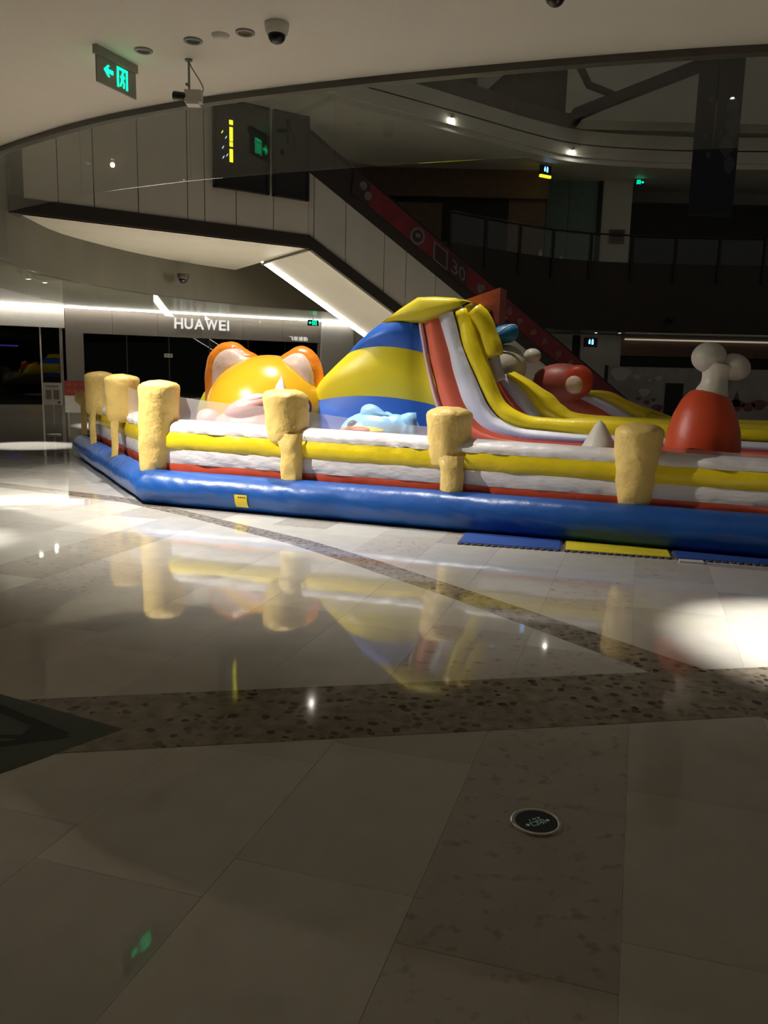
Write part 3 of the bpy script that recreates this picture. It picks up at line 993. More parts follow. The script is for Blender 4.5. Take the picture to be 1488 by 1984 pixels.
# printed figures on the red band
def on_band(pts, mat, name='band_print', th=0.012):
    """pts: (run, height above edge line)"""
    MB().prism([(s, -0.055 - th, 5.2 + hgt - SL * s) for s, hgt in pts], (0, th, 0)).build(name, M[mat], esc)


def disc(s, hgt, r): return [(s + r * math.cos(k * math.pi / 9), hgt + SL * r * math.cos(k * math.pi / 9) + r * math.sin(k * math.pi / 9)) for k in range(18)]


on_band(disc(3.70, 2.82, 0.27), 'bannergrey')
on_band(disc(3.70, 2.82, 0.19), 'bannerdk', th=0.016)
on_band([(3.62, 2.74), (3.80, 2.82), (3.80, 2.95), (3.62, 2.87)], 'bannergrey', th=0.02)
on_band([(4.30, 2.52), (4.85, 2.52), (4.85, 3.10), (4.30, 3.10)], 'bannergrey')
on_band([(4.36, 2.56), (4.80, 2.56), (4.80, 3.04), (4.36, 3.04)], 'bannerdk', th=0.016)
on_band([(4.92, 2.48), (5.62, 2.48), (5.62, 3.16), (4.92, 3.16)], 'bannerdk')
for s0, digit in ((5.00, '3'), (5.30, '0')):
    me = fit_mesh(text_mesh(digit, 1.0, 0.5, M['bannergrey'], 'band_print'), s0, s0 + 0.25, 2.60, 3.02)
    for v in me.vertices:
        v.co = Vector((v.co.x, -0.072 if v.co.z < 0 else -0.066, 5.2 + v.co.y - SL * v.co.x))
    link('band_print', me, esc)
random.seed(5)
for s0 in (6.2, 6.65, 7.4, 7.9, 8.5, 9.0, 9.7, 10.3):
    r = random.uniform(0.12, 0.22)
    on_band([(s0 + r * random.uniform(0.6, 1.1) * math.cos(k), 2.85 + SL * r * math.cos(k) + r * random.uniform(0.6, 1.2) * math.sin(k)) for k in [j * 0.785 for j in range(8)]], 'bannergrey' if s0 < 6.4 else 'hoardred')
for s0, h0 in ((1.62, 2.75), (1.75, 2.95), (1.92, 2.78)):
    on_band(disc(s0, h0, 0.13), 'bannergrey' if s0 > 1.7 else 'bannerdk')
on_band([(1.35, 2.45), (1.95, 2.55), (2.0, 3.15), (1.45, 3.2)], 'bannerdk', th=0.008)

# ------------------------------------------------------------------ far right and upper floors
# ground floor right: wall, dim cove strip, hoarding
wb = tag(MB().box(2, 34, 46.0, 46.3, 0, 4.0).build('wall_back', M['greywall']), 'dim wall of the far right shops under the brown slab front', kind='structure')
rs = empty('closed_shop', (0, 45.0, 0), label='dark shop front under a dim light strip at the far right', cat='shop front')
MB().box(12.6, 30, -0.1, 0.2, 2.9, 3.9).build('header', M['brownbox'], rs)
MB().box(12.6, 30, 0.0, 0.2, 0.0, 2.9).build('window_dark', M['shopdark'], rs)
MB().box(12.7, 30, -0.28, -0.2, 3.72, 3.80).build('light_strip', M['ledright'], rs)
MB().box(10.4, 12.6, 0.0, 0.2, 0.0, 3.95).build('glass_panel', M['greywall'], rs)
MB().box(7.2, 9.9, -0.2, 0.2, 0.0, 3.95).build('column', M['pillarw'], rs)
hd = empty('hoarding', (10.1, 38.0, 0), label='pale printed hoarding with black doorway behind the drumstick', cat='hoarding')
for x0, x1 in ((0.0, 2.72), (3.52, 5.6), (5.62, 7.6), (7.62, 9.6)):
    MB().box(x0, x1 - 0.01, 0, 0.08, 0.0, 2.2).build('board', M['hoard'], hd)
MB().box(2.71, 3.52, 0, 0.08, 1.50, 2.2).build('board', M['hoard'], hd)
MB().box(2.70, 3.53, -0.02, 0.12, 0.0, 1.50).build('doorway', M['shopdark'], hd)
MB().box(-0.12, 0.02, -0.02, 0.1, 0.0, 2.24).build('edge_post', M['dark'], hd)
random.seed(3)
for x0, z0, r, m_ in ((0.6, 1.85, 0.45, 'hoardlite'), (1.35, 1.75, 0.16, 'hoardlite'), (1.95, 1.60, 0.09, 'hoardlite'), (2.35, 1.70, 0.16, 'hoardlite'), (1.75, 1.05, 0.26, 'hoardlite'),
                      (1.5, 0.75, 0.12, 'hoardred'), (1.9, 0.6, 0.14, 'hoardred'), (2.2, 0.72, 0.10, 'hoardred'), (2.4, 0.35, 0.25, 'hoardred'), (6.0, 0.55, 0.40, 'hoardred'), (6.6, 0.5, 0.3, 'hoardred'), (7.1, 0.6, 0.35, 'hoardred')):
    MB().prism([(x0 + r * (1 + 0.25 * math.sin(3 * k)) * math.cos(k), -0.012, z0 + 0.7 * r * math.sin(k)) for k in [j * math.pi / 7 for j in range(14)]][::-1], (0, 0.012, 0)).build('print', M[m_], hd)
MB().prism([(5.75, -0.012, 0.5), (6.25, -0.012, 0.5), (6.02, -0.012, 1.25)], (0, 0.012, 0)).build('print', M['hoardred'], hd)
kb = empty('kiosk_counter', (8.7, 37.4, 0), label='black counter at the foot of the escalator', cat='counter')
MB().box(-1.9, 0.9, 0, 0.8, 0.0, 1.28).build('body', M['shopdark'], kb)
MB().box(-1.95, 0.95, -0.05, 0.85, 1.28, 1.34).build('top', M['dark'], kb)


def led_sign(loc, rz, label, s=1.0, bar=False):
    t = empty('hanging_sign', loc, rz, label=label, cat='sign')
    MB().box(-0.42 * s, 0.42 * s, -0.05, 0.05, 0.0, 0.55 * s).build('box', paint('sign_navy', (0.01, 0.015, 0.05), 0.4), t)
    MB().box(-0.01, 0.01, -0.01, 0.01, 0.55 * s, 0.9 * s).build('hanger', M['grey'], t)
    mb = MB()
    for x0, z0, w, hh in ((-0.15, 0.18, 0.11, 0.20), (-0.11, 0.38, 0.05, 0.08), (0.04, 0.15, 0.12, 0.26), (0.07, 0.40, 0.06, 0.07)):
        mb = MB().box(x0 * s, (x0 + w) * s, -0.062, -0.05, z0 * s, (z0 + hh) * s)
        mb.build('figure', M['bluescreen'], t)
    if bar:
        MB().box(-0.42 * s, 0.42 * s, -0.07, 0.05, -0.16 * s, -0.02 * s).build('yellow_bar', M['yellowglow'], t)
    return t


led_sign((10.35, 42.0 + 0.6, 3.22), 0.2, 'small hanging sign with two blue lit figures below the brown slab front', 0.85)
led_sign((7.45, 41.9, 11.35), 0.55, 'hanging sign with blue figures over a yellow bar under the upper balcony', 0.8, True)
for i, (x, y) in enumerate(((13.6, 43.4), (12.2, 44.0), (11.0, 44.2))):
    downlight(x, y, 4.02 if i == 0 else 4.0, ('bright tiny downlight under the brown slab front', 'faint tiny lamp left of the dim light strip', 'faint tiny lamp beside the small blue sign')[i], M['lampdim'], 0.06)
dome_cam((14.1, 41.9, 4.7), 'black dome security camera on the brown slab front', 2.0, 'black')

# first floor (L2) behind the balcony
tag(MB().box(-4, 36, 47.5, 47.8, 7.0, 13).build('wall_upper_back', M['greywall']), 'dim grey wall on the upper floor behind the balcony rail', kind='structure')
tag(path_wall(right_path, 0.2, 6.0, 7.0, 7.2).build('floor_upper', M['greywall']), 'upper gallery floor behind the balcony rail', kind='structure')
us = empty('closed_shop', (0, 45.5, 0), label='dark shop opening on the upper floor at the right', cat='shop front')
MB().box(12.8, 24, 0.0, 0.4, 7.2, 10.85).build('opening', M['shopdark'], us)
MB().box(12.8, 24, -0.05, 0.0, 10.78, 10.92).build('lintel', M['dark'], us)
ub = empty('closed_shop', (0, 43.8, 0), label='brown boxed shop front on the upper floor behind the escalator', cat='shop front')
MB().box(-2.6, 7.95, -0.4, 0.6, 10.55, 11.95).build('header', M['brownbox'], ub)
MB().box(-2.6, 7.95, 0.0, 0.4, 7.2, 10.55).build('window_dark', M['shopdark'], ub)
MB().box(6.0, 7.9, -0.06, 0.0, 7.2, 10.55).build('side_panel', M['brownbox'], ub)
MB().box(0.2, 2.6, -0.06, 0.0, 7.2, 10.3).build('side_panel', M['brownbox'], ub)
dr = empty('door_1', (0, 45.4, 0), label='pale teal panel doors on the upper floor', kind='structure')
MB().box(8.1, 9.4, 0.0, 0.2, 7.2, 12.0).build('leaf', M['teal'], dr)
MB().box(9.42, 10.95, 0.0, 0.2, 7.2, 12.0).build('leaf', M['teal'], dr)
MB().box(10.95, 11.15, -0.15, 0.2, 7.2, 12.0).build('jamb', M['dark'], dr)
wp = empty('wall_plate', (12.05, 45.3, 8.78), label='square dark plate on the pale upper wall', cat='plate')
MB().box(-0.40, 0.40, 0, 0.08, 0, 0.70).build('plate', M['brownbox'], wp)
MB().box(-0.28, 0.28, -0.02, 0.0, 0.12, 0.58).build('inset', M['olive'], wp)
tag(MB().box(11.15, 12.75, 45.4, 45.6, 7.2, 12.0).build('wall_upper_pale', M['pale']), 'pale wall pier on the upper floor beside the teal doors', kind='structure')
tag(path_wall(right_path, 0.1, 7.0, 11.9, 12.15).build('ceiling_upper', M['pale']), 'pale ceiling over the upper gallery', kind='structure')
far_exit((12.85, 44.6, 11.60), 0.0, 'small green exit sign on the upper gallery ceiling', 0.75, -1)
# balcony rail
rail = empty('balcony_rail', (0, 0, 7.36), label='dark post and glass rail along the upper balcony', cat='railing')
rp2, acc = [], 9.0
for a, b in zip(right_path[:-1], right_path[1:]):
    a, b = Vector(a + (0,)), Vector(b + (0,))
    for k in range(20):
        acc += (b - a).length / 20
        if acc >= 2.15 and a.x > 2.0:
            rp2.append(a.lerp(b, k / 20)); acc = 0.0
nr2 = path_normals([tuple(p) for p in rp2])
for p in rp2:
    MB().box(-0.055, 0.055, -0.05, 0.05, -0.9, 1.28).build('post', M['dark'], rail, loc=(p.x, p.y - 0.06, 0))
MB().tube([(p.x, p.y, 1.30) for p in rp2], 0.045, 8).build('handrail', M['darkmetal'], rail, True)
for a, b in zip(rp2[:-1], rp2[1:]):
    d = (b - a).normalized()
    n = Vector((-d.y, d.x, 0)) * 0.012
    a2, b2 = a + d * 0.08, b - d * 0.08
    MB().hexa([(q.x, q.y) for q in (a2, b2, b2 + n, a2 + n)], 0.0, 1.2).build('pane', M['glassfar'], rail)
# small cups left on the ledge
for x, y, hh, lab in ((7.35, 41.5, 0.42, 'small pale bottle standing on the balcony edge by the teal doors'), (8.45, 41.9, 0.2, 'tiny pale cup on the balcony edge before the teal doors')):
    t = empty('bottle', (x, y, 7.36), label=lab, cat='bottle')
    MB().lathe([(0.09, 0.0), (0.10, 0.04), (0.10, hh * 0.65), (0.05, hh * 0.85), (0.05, hh)], 12).build('body', M['whiteplastic'], t, True)
    MB().lathe([(0.055, hh), (0.055, hh + 0.05)], 12).build('cap', M['grey'], t, True)

# second gallery: pale curved fascia bands
up_path = [p for p in BACK if p[1] > 20]
tag(path_wall(up_path, 0.0, 0.5, 12.75, 13.35).build('wall_gallery_upper', M['pale']), 'upper pale curved band of the second gallery front', kind='structure')
tag(path_wall(up_path, 0.05, 0.5, 12.68, 12.75).build('trim_3', M['brown']), 'thin dark groove along the second gallery front', kind='structure')
tag(path_wall(up_path, 0.0, 0.6, 12.15, 12.68).build('wall_gallery_lower', M['pale']), 'lower pale curved band of the second gallery front', kind='structure')
tag(path_wall(up_path, 0.5, 9.0, 12.15, 12.4).build('ceiling_gallery', M['pale']), 'pale soffit under the second gallery', kind='structure')
tag(path_wall(up_path, -0.02, 0.4, 13.35, 14.0).build('wall_gallery_parapet', M['olive']), 'dark parapet on top of the second gallery front', kind='structure')
for x, y, z, lab in ((-2.90, 33.0, 12.42, 'bright lamp on the gallery front beside the right billboard'), (2.52, 36.95, 12.42, 'bright lamp on the gallery front above the brown shop box'), (8.62, 41.28, 12.38, 'bright lamp on the gallery front above the teal doors')):
    t = empty('gallery_lamp', (x, y, z), label=lab, cat='lamp')
    MB().lathe([(0.075, -0.05), (0.08, 0.0), (0.08, 0.12)], 14).build('housing', M['whiteplastic'], t, True)
    MB().ell((0, 0, -0.06), (0.065, 0.065, 0.05), 12, 8).build('bulb', M['lamp'], t, True)
# upper dark volume, sloping escalator underside, walls behind
tag(MB().box(-14, 40, 56.0, 56.3, 12.4, 26).build('wall_top_back', M['pale']), 'pale wall far back on the top floor', kind='structure')
vb = empty('shop_block', (0, 41.5, 0), label='dark boxed shop block on the top gallery', cat='shop block')
MB().hexa([(3.0, 0.6), (8.3, 0.6), (8.3, 5), (3.0, 5)], 13.4, 16.4).build('body', M['dark'], vb)
MB().hexa([(-7.5, -2.6), (2.9, 0.6), (2.9, 5), (-7.5, 5)], 13.4, 16.0).build('body', M['brown'], vb)
MB().prism([(4.0, 0.5, 15.95), (5.3, 0.5, 15.95), (4.0, 0.5, 14.75)], (0, 0.08, 0)).build('pennant', M['greywall'], vb)
e2 = empty('escalator', (8.3, 40.2, 13.4), 0.0, label='dim escalator climbing to the right above the upper gallery', cat='escalator')
MB().prism([(0.0, 0, 0.0), (0.0, 0, 0.5), (5.6, 0, 2.75), (13.0, 0, 5.7), (13.0, 0, 5.2)], (0, 1.6, 0)).build('edge_strip', M['dark'], e2)
MB().prism([(1.4, 0.02, 0.45), (13.0, 0.02, 5.0), (13.0, 0.02, 0.0), (0.4, 0.02, 0.0)], (0, 1.4, 0)).build('side_panel', M['greywall'], e2)
MB().prism([(-0.1, 0, 2.6), (0.6, 0, 1.45), (1.7, 0, 1.1), (1.9, 0, 1.25), (0.75, 0, 1.65), (0.15, 0, 2.7)], (0, 0.3, 0)).build('handrail', M['dark'], e2)
# hanging dark banner
bn = empty('hanging_banner', (11.2, 30.0, 7.35), 0.0, label='long dark navy banner hanging in the atrium at upper right', cat='banner')
MB().box(-0.78, 0.76, 0.0, 0.05, 0.0, 8.5).build('cloth', M['navy'], bn)
MB().box(-0.80, 0.78, -0.02, 0.07, -0.04, 0.03).build('hem_bar', M['dark'], bn)
for x0, z0, r in ((0.45, 3.6, 0.22), (0.55, 3.0, 0.3), (0.35, 2.3, 0.25), (0.5, 1.7, 0.2), (-0.25, 2.0, 0.08), (-0.4, 2.6, 0.06), (0.1, 2.7, 0.08), (-0.3, 3.8, 0.07)):
    MB().prism([(min(0.74, x0 + r * math.cos(k)), -0.006, z0 + r * 1.3 * math.sin(k) * (1 + 0.3 * math.cos(4 * k))) for k in [j * math.pi / 6 for j in range(12)]][::-1], (0, 0.006, 0)).build('print', paint('banner_motif', (0.06, 0.06, 0.07), 0.6), bn)
# ------------------------------------------------------------------ inflatable castle (local x along its front, y inwards)
CANG = math.atan2(-0.3431, 0.9393)
castle = empty('inflatable_castle', tuple(O_), CANG, label='large inflatable bouncy castle with striped wall, slide and animal figures', cat='bouncy castle')
OUT = [(9.5, 0.0), (0.0, 0.0), (-4.15, 3.72), (-4.15, 8.6), (9.5, 8.6)]


def sweep(path, prof, hscale=True, wob=0.0, closed_prof=False, seed=0.0, fold=0.6):
    """profile (inward offset, z) carried along the outline with mitred corners"""
    P = [Vector((p[0], p[1], 0)) for p in path]
    base = []
    for i, p in enumerate(P):
        dirs = []
        if i > 0: dirs.append((P[i] - P[i - 1]).normalized())
        if i < len(P) - 1: dirs.append((P[i + 1] - P[i]).normalized())
        ns = [Vector((d.y, -d.x, 0)) for d in dirs]
        m = sum(ns, Vector((0, 0, 0))).normalized()
        base.append((p, m / max(0.3, m.dot(ns[0]))))
    rows = []
    pts = []
    for i in range(len(base) - 1):
        (a, ma), (b, mb_) = base[i], base[i + 1]
        n = max(2, int((b - a).length / 0.045))
        for k in range(n): pts.append((a.lerp(b, k / n), ma.lerp(mb_, k / n)))
    pts.append(base[-1])
    for p, m in pts:
        hs = 1.0 - 0.024 * max(0.0, p.x) if hscale else 1.0
        row = []
        for o, z in prof:
            arc = p.x - p.y
            w = wob * (0.6 * noise.noise(Vector((p.x * 2.2 + seed, p.y * 2.2 + o * 3, z * 5)))
                       + 0.8 * fold * noise.noise(Vector((arc * 7.0 + z * 16.0 - o * 10.0, seed, z * 1.5))))
            q = p + m * (o + w)
            row.append((q.x, q.y, 0.33 + (z - 0.33) * hs if z > 0.33 else z))
        rows.append(row)
    return rows


def sweep_build(name, mat, prof, parent=castle, wob=0.012, hscale=True, seed=0.0, path=OUT, fold=0.6):
    rows = sweep(path, prof, hscale, wob, seed=seed, fold=fold)
    return MB().grid(rows).build(name, M[mat], parent, True)


# blue base tube
ring = [(0.215 - 0.215 * math.cos(math.radians(t)), 0.20 + 0.20 * math.sin(math.radians(t))) for t in range(-84, 100, 8)]
bt = sweep_build('base_tube', 'pvc_blue', ring, wob=0.022, hscale=False)
# creases at the corner of the tube
# striped wall
red = [(0.32, 0.32), (0.300, 0.36), (0.292, 0.42), (0.290, 0.475)]
wh1 = [(0.290, 0.475), (0.278, 0.52), (0.274, 0.57), (0.276, 0.61), (0.280, 0.645)]
yel = [(0.280, 0.645), (0.258, 0.68), (0.246, 0.735), (0.250, 0.79), (0.268, 0.845)]
wh2 = [(0.268, 0.845), (0.260, 0.88), (0.27, 0.915), (0.31, 0.958), (0.38, 0.982), (0.46, 0.985), (0.54, 0.965), (0.60, 0.92), (0.62, 0.86), (0.62, 0.6), (0.62, 0.33)]
sweep_build('wall_stripe', 'pvc_red', red, wob=0.018, seed=1)['label'] = 'red lowest stripe'
sweep_build('wall_stripe', 'pvc_white', wh1, wob=0.022, seed=2)['label'] = 'white lower stripe'
sweep_build('wall_stripe', 'pvc_yellow', yel, wob=0.022, seed=3)['label'] = 'yellow bulging stripe'
sweep_build('wall_top_roll', 'pvc_white', wh2, wob=0.030, seed=4, fold=1.3)['label'] = 'wrinkled white top roll'
MB().hexa([(9.3, 0.45), (9.3, 8.3), (-3.75, 8.3), (-3.75, 3.8), (0.1, 0.45)][::-1], 0.10, 0.36).build('bed', M['pvc_blue'], castle)


def post(u, v, top, r, strap_u, strap_w, z_wide, lean_u=0.0, outn=(0, -1), seed=0.0, foot=None):
    """padded post: fat cylinder with domed cap above the wall, narrow strap down the wall front"""
    prof = [(r * 0.80, z_wide - 0.03), (r * 0.90, z_wide + 0.01), (r * 0.95, z_wide + 0.08)]
    n = 8
    for k in range(1, n): prof.append((r * (0.95 + 0.05 * k / n), z_wide + 0.12 + (top - 0.10 - z_wide - 0.12) * k / n))
    prof += [(r * 1.01, top - 0.085), (r * 0.97, top - 0.055), (r * 0.82, top - 0.028), (r * 0.5, top - 0.006), (r * 0.15, top)]
    if foot:      # one tapering column down to the tube
        zb, rb = foot
        prof = [(rb + (r - rb) * (k / 9) ** 0.8, zb + (z_wide + 0.1 - zb) * k / 9) for k in range(9)] + prof[2:]
    mb = MB().lathe(prof, 28, (u, v, 0), (lean_u, 0))
    mb.wrinkle(0.014, 7.0, seed)
    o = mb.build('post', M['pvc_cream'], castle, True)
    if foot: return o
    ox, oy = outn
    tx, ty = -oy, ox
    rows = []
    nz, nx = 14, 9
    for j in range(nz + 1):
        z = 0.315 + (z_wide + 0.10 - 0.315) * j / nz
        t = j / nz
        w = strap_w * (1.0 + 0.30 * max(0, t - 0.7) / 0.3)
        row = []
        for k in range(nx):
            s = -1 + 2 * k / (nx - 1)
            bulge = (1 - s * s) ** 0.5 * 0.075 + 0.015
            px = strap_u[0] + tx * s * w / 2 + ox * (bulge) + (u - strap_u[0]) * max(0, t - 0.55) * 0.9
            py = strap_u[1] + ty * s * w / 2 + oy * (bulge) + (v - strap_u[1]) * max(0, t - 0.75) * 0.6
            row.append((px, py, z))
        rows.append(row)
    mb = MB().grid(rows)
    mb.wrinkle(0.012, 7.0, seed + 3)
    mb.build('strap', M['pvc_cream'], o, True)
    return o


post(0.03, 0.37, 1.43, 0.240, (0.05, 0.22), 0.38, 0.72, 0.05, seed=1.0, foot=(0.31, 0.185))
post(1.76, 0.42, 1.37, 0.255, (1.875, 0.25), 0.27, 0.80, -0.12, seed=2.2)
post(3.61, 0.42, 1.245, 0.238, (3.70, 0.25), 0.25, 0.66, -0.02, seed=3.4)
post(5.49, 0.36, 1.155, 0.225, (5.49, 0.25), 0.27, 0.66, 0.0, seed=4.1, foot=(0.31, 0.135))
post(7.32, 0.42, 1.12, 0.222, (7.32, 0.25), 0.27, 0.54, 0.0, seed=5.6)
cn = Vector((-0.667, -0.745)).normalized()
post(-1.40, 1.60, 1.48, 0.235, (-1.42, 1.50), 0.22, 0.86, 0.0, (cn.x, cn.y), 6.3)
post(-2.85, 2.92, 1.50, 0.235, (-2.86, 2.80), 0.22, 0.86, 0.0, (cn.x, cn.y), 7.7)
post(-2.05, 8.1, 1.44, 0.25, (-2.05, 8.0), 0.22, 0.86, 0.0, (0, 1), 8.8)
# collapsed end post at the far left corner
mb = MB().ell((-4.05, 4.10, 0.98), (0.30, 0.18, 0.12), 18, 10, rot=Matrix.Rotation(0.3, 3, 'Y')).wrinkle(0.04, 5, 9)
o = mb.build('folded_post', M['pvc_cream'], castle, True)
mb = MB().grid([[(-4.06 + 0.74 * s * 0.12 - 0.667 * 0.07 * (1 - s * s), 3.98 - 0.667 * s * 0.12 - 0.745 * 0.07 * (1 - s * s), z) for s in (-1, -0.5, 0, 0.5, 1)] for z in (0.32, 0.5, 0.7, 0.9, 0.98)])
mb.build('strap', M['pvc_cream'], o, True)
MB().ell((-4.0, 4.35, 0.92), (0.15, 0.15, 0.13), 14, 8).build('ball', M['cat_orange'], castle, True)


def net(a, b, za, zb, sag, seed):
    rows = []
    n = 18
    for j in range(5):
        row = []
        for k in range(n + 1):
            t = k / n
            x, y = a[0] + (b[0] - a[0]) * t, a[1] + (b[1] - a[1]) * t
            zt = za + (zb - za) * t - sag * 4 * t * (1 - t)
            zl = 0.93 * (1 - 0.024 * max(0, x)) - 0.02
            z = zl + (zt - zl) * j / 4
            w = 0.02 * noise.noise(Vector((t * 5, j * 0.7, seed)))
            row.append((x, y + w, z))
        rows.append(row)
    return MB().grid(rows).build('net', M['net'], castle, True)


net((0.10, 0.44), (1.79, 0.44), 1.27, 1.17, 0.03, 1)
net((1.70, 0.44), (3.61, 0.44), 1.16, 1.02, 0.02, 2)
net((3.61, 0.44), (5.50, 0.44), 0.95, 0.90, 0.01, 3)
net((5.50, 0.44), (7.32, 0.44), 0.95, 0.90, 0.01, 4)
net((7.32, 0.44), (9.3, 0.44), 0.95, 0.90, 0.01, 4)
net((0.10, 0.44), (-1.40, 1.62), 1.28, 1.33, 0.03, 5)
net((-1.40, 1.62), (-2.85, 2.94), 1.33, 1.33, 0.03, 6)
net((-2.0, 8.2), (2.5, 8.2), 1.30, 1.20, 0.03, 7)

# --- cat head
X3, Z3, F3 = Vector((1, 0, 0)), Vector((0, 0, 1)), Vector((0, -1, 0))
HC, HR = Vector((0.60, 2.10, 0.93)), Vector((0.90, 0.78, 0.85))
head = MB().ell(HC, HR, 40, 26).build('cat_head', M['cat_yellow'], castle, True)
head['label'] = 'glossy yellow cat head'


def on_head(u, z):
    q = 1 - ((u - HC.x) / HR.x) ** 2 - ((z - HC.z) / HR.z) ** 2
    y = HC.y - HR.y * math.sqrt(max(0.0, q))
    p = Vector((u, y, z))
    n = Vector(((u - HC.x) / HR.x ** 2, (y - HC.y) / HR.y ** 2, (z - HC.z) / HR.z ** 2)).normalized()
    return p, n


def head_patch(name, mat, outline, lift, parent=head):
    """thin puffed appliqué that follows the head"""
    n = len(outline)
    cx, cz = sum(p[0] for p in outline) / n, sum(p[1] for p in outline) / n
    vs, fs = [], []
    R = 5
    for k in range(R):
        q = 1 - k / R
        for p in outline:
            pt, nn = on_head(cx + (p[0] - cx) * q, cz + (p[1] - cz) * q)
            vs.append(pt + nn * (lift if k else -0.01))
    pt, nn = on_head(cx, cz); vs.append(pt + nn * lift)
    for k in range(R - 1):
        for i in range(n):
            j = (i + 1) % n
            fs.append((k * n + i, k * n + j, (k + 1) * n + j, (k + 1) * n + i))
    for i in range(n): fs.append(((R - 1) * n + i, (R - 1) * n + (i + 1) % n, R * n))
    return MB().add(vs, fs).build(name, M[mat], parent, True)


def circ(u, z, r, n=28): return [(u + r * math.cos(2 * math.pi * k / n), z + r * math.sin(2 * math.pi * k / n)) for k in range(n)]


for eu, ez, er in ((0.90, 1.09, 0.215), (1.285, 1.09, 0.190)):
    wx = 1.0 if eu < 1 else 0.62
    def el(r, du=0.0, dz_=0.0, n=28): return [(eu + du + wx * r * math.cos(2 * math.pi * k / n), ez + dz_ + r * math.sin(2 * math.pi * k / n)) for k in range(n)]
    head_patch('eye_ring', 'eye_ring', el(er), 0.010)
    head_patch('eye_white', 'eye_pale', el(er * 0.87), 0.016)
    head_patch('eye_iris', 'eye_violet', el(er * 0.72), 0.022)
    head_patch('eye_glint', 'eye_pale', el(0.035, 0.03, 0.05, 14), 0.028)
head_patch('forehead_mark', 'slide_white', [(0.985, 1.28), (1.14, 1.28), (1.085, 1.40), (1.010, 1.53), (0.995, 1.40)], 0.012)


def ear(outline, v, parent=head):
    pts = [tuple(p)[:2] for p in catmull([Vector((a, b, 0)) for a, b in outline] + [Vector((outline[0][0], outline[0][1], 0))], 4)][:-1]
    o = MB().puff(pts, 0.17, ((0, v, 0), X3, Z3, F3), 6).wrinkle(0.012, 9, v).build('ear', M['cat_orange'], parent, True)
    n = len(pts)
    cx, cz = sum(p[0] for p in pts) / n, sum(p[1] for p in pts) / n
    return o, pts, cx, cz


o, pts, cx, cz = ear([(-0.36, 1.10), (-0.37, 1.45), (-0.31, 1.74), (-0.18, 1.88), (-0.02, 1.945), (0.14, 1.935), (0.30, 1.84), (0.46, 1.74), (0.30, 1.45), (0.0, 1.2)], 2.05)
inner = [(-0.20, 1.16), (-0.19, 1.45), (-0.17, 1.66), (-0.08, 1.80), (0.06, 1.865), (0.20, 1.85), (0.32, 1.77), (0.44, 1.69), (0.25, 1.45), (0.0, 1.22)]
inner = [tuple(p)[:2] for p in catmull([Vector((a, b, 0)) for a, b in inner] + [Vector((inner[0][0], inner[0][1], 0))], 4)][:-1]
MB().puff(inner, 0.15, ((0, 1.965, 0), X3, Z3, F3), 6).build('inner_ear', M['cat_pink'], o, True)
o, pts, cx, cz = ear([(0.72, 1.72), (0.88, 1.82), (1.00, 1.885), (1.13, 1.90), (1.27, 1.83), (1.37, 1.68), (1.41, 1.50), (1.38, 1.30), (1.15, 1.3), (0.9, 1.5)], 2.08)
inner = [(0.84, 1.72), (0.96, 1.79), (1.06, 1.825), (1.17, 1.81), (1.26, 1.73), (1.32, 1.60), (1.34, 1.45), (1.32, 1.34), (1.12, 1.36), (0.95, 1.5)]
inner = [tuple(p)[:2] for p in catmull([Vector((a, b, 0)) for a, b in inner] + [Vector((inner[0][0], inner[0][1], 0))], 4)][:-1]
MB().puff(inner, 0.15, ((0, 1.995, 0), X3, Z3, F3), 6).build('inner_ear', M['cat_pink'], o, True)
# second yellow-green cushion beside the head
MB().ell((-0.35, 2.75, 0.85), (0.55, 0.45, 0.62), 24, 14).build('side_cushion', pvc('pvc_lime', (0.62, 0.60, 0.02), 0.4), castle, True)

# --- pink animal in front of the cat
pk = MB().ell((0.88, 1.15, 0.90), (0.52, 0.26, 0.20), 26, 14).wrinkle(0.03, 3, 2).build('pink_figure', M['pink'], castle, True)
MB().ell((0.86, 1.08, 1.12), (0.32, 0.20, 0.13), 22, 12, rot=Matrix.Rotation(-0.28, 3, 'Y')).wrinkle(0.02, 4, 5).build('snout', M['pink'], pk, True)
MB().ell((0.96, 1.05, 1.22), (0.17, 0.12, 0.07), 18, 10, rot=Matrix.Rotation(-0.2, 3, 'Y')).build('muzzle_top', M['palepink'], pk, True)
MB().ell((0.26, 1.15, 0.94), (0.17, 0.14, 0.14), 18, 10, rot=Matrix.Rotation(0.4, 3, 'Y')).build('paw', M['pink'], pk, True)
# --- fish
fs_ = MB().ell((2.40, 1.35, 0.85), (0.42, 0.26, 0.27), 28, 16).build('fish_figure', M['fish'], castle, True)
MB().tube(catmull([(2.5, 1.37, 0.92), (2.68, 1.37, 0.93), (2.85, 1.37, 0.90), (2.95, 1.37, 0.92)], 4), [0.20] * 3 + [0.17] * 3 + [0.14] * 3 + [0.12] * 3 + [0.11], 16).build('tail_stem', M['fish'], fs_, True)
MB().puff([(2.74, 0.93), (2.76, 1.10), (2.84, 1.125), (2.94, 1.13), (2.95, 1.02), (2.98, 0.9)], 0.07, ((0, 1.33, 0), X3, Z3, F3), 5).build('tail_fin', M['fish'], fs_, True)
MB().puff([tuple(p)[:2] for p in catmull([Vector(q + (0,)) for q in [(2.24, 1.07), (2.27, 1.17), (2.36, 1.21), (2.46, 1.19), (2.56, 1.12), (2.64, 1.07), (2.5, 1.06), (2.38, 1.04)]], 3)], 0.08, ((0, 1.30, 0), X3, Z3, F3), 5).build('back_fin', M['fish'], fs_, True)
MB().puff(circ(2.22, 0.945, 0.075, 20), 0.02, ((0, 1.155, 0), X3, Z3, F3), 4).build('eye', M['fishdark'], fs_, True)
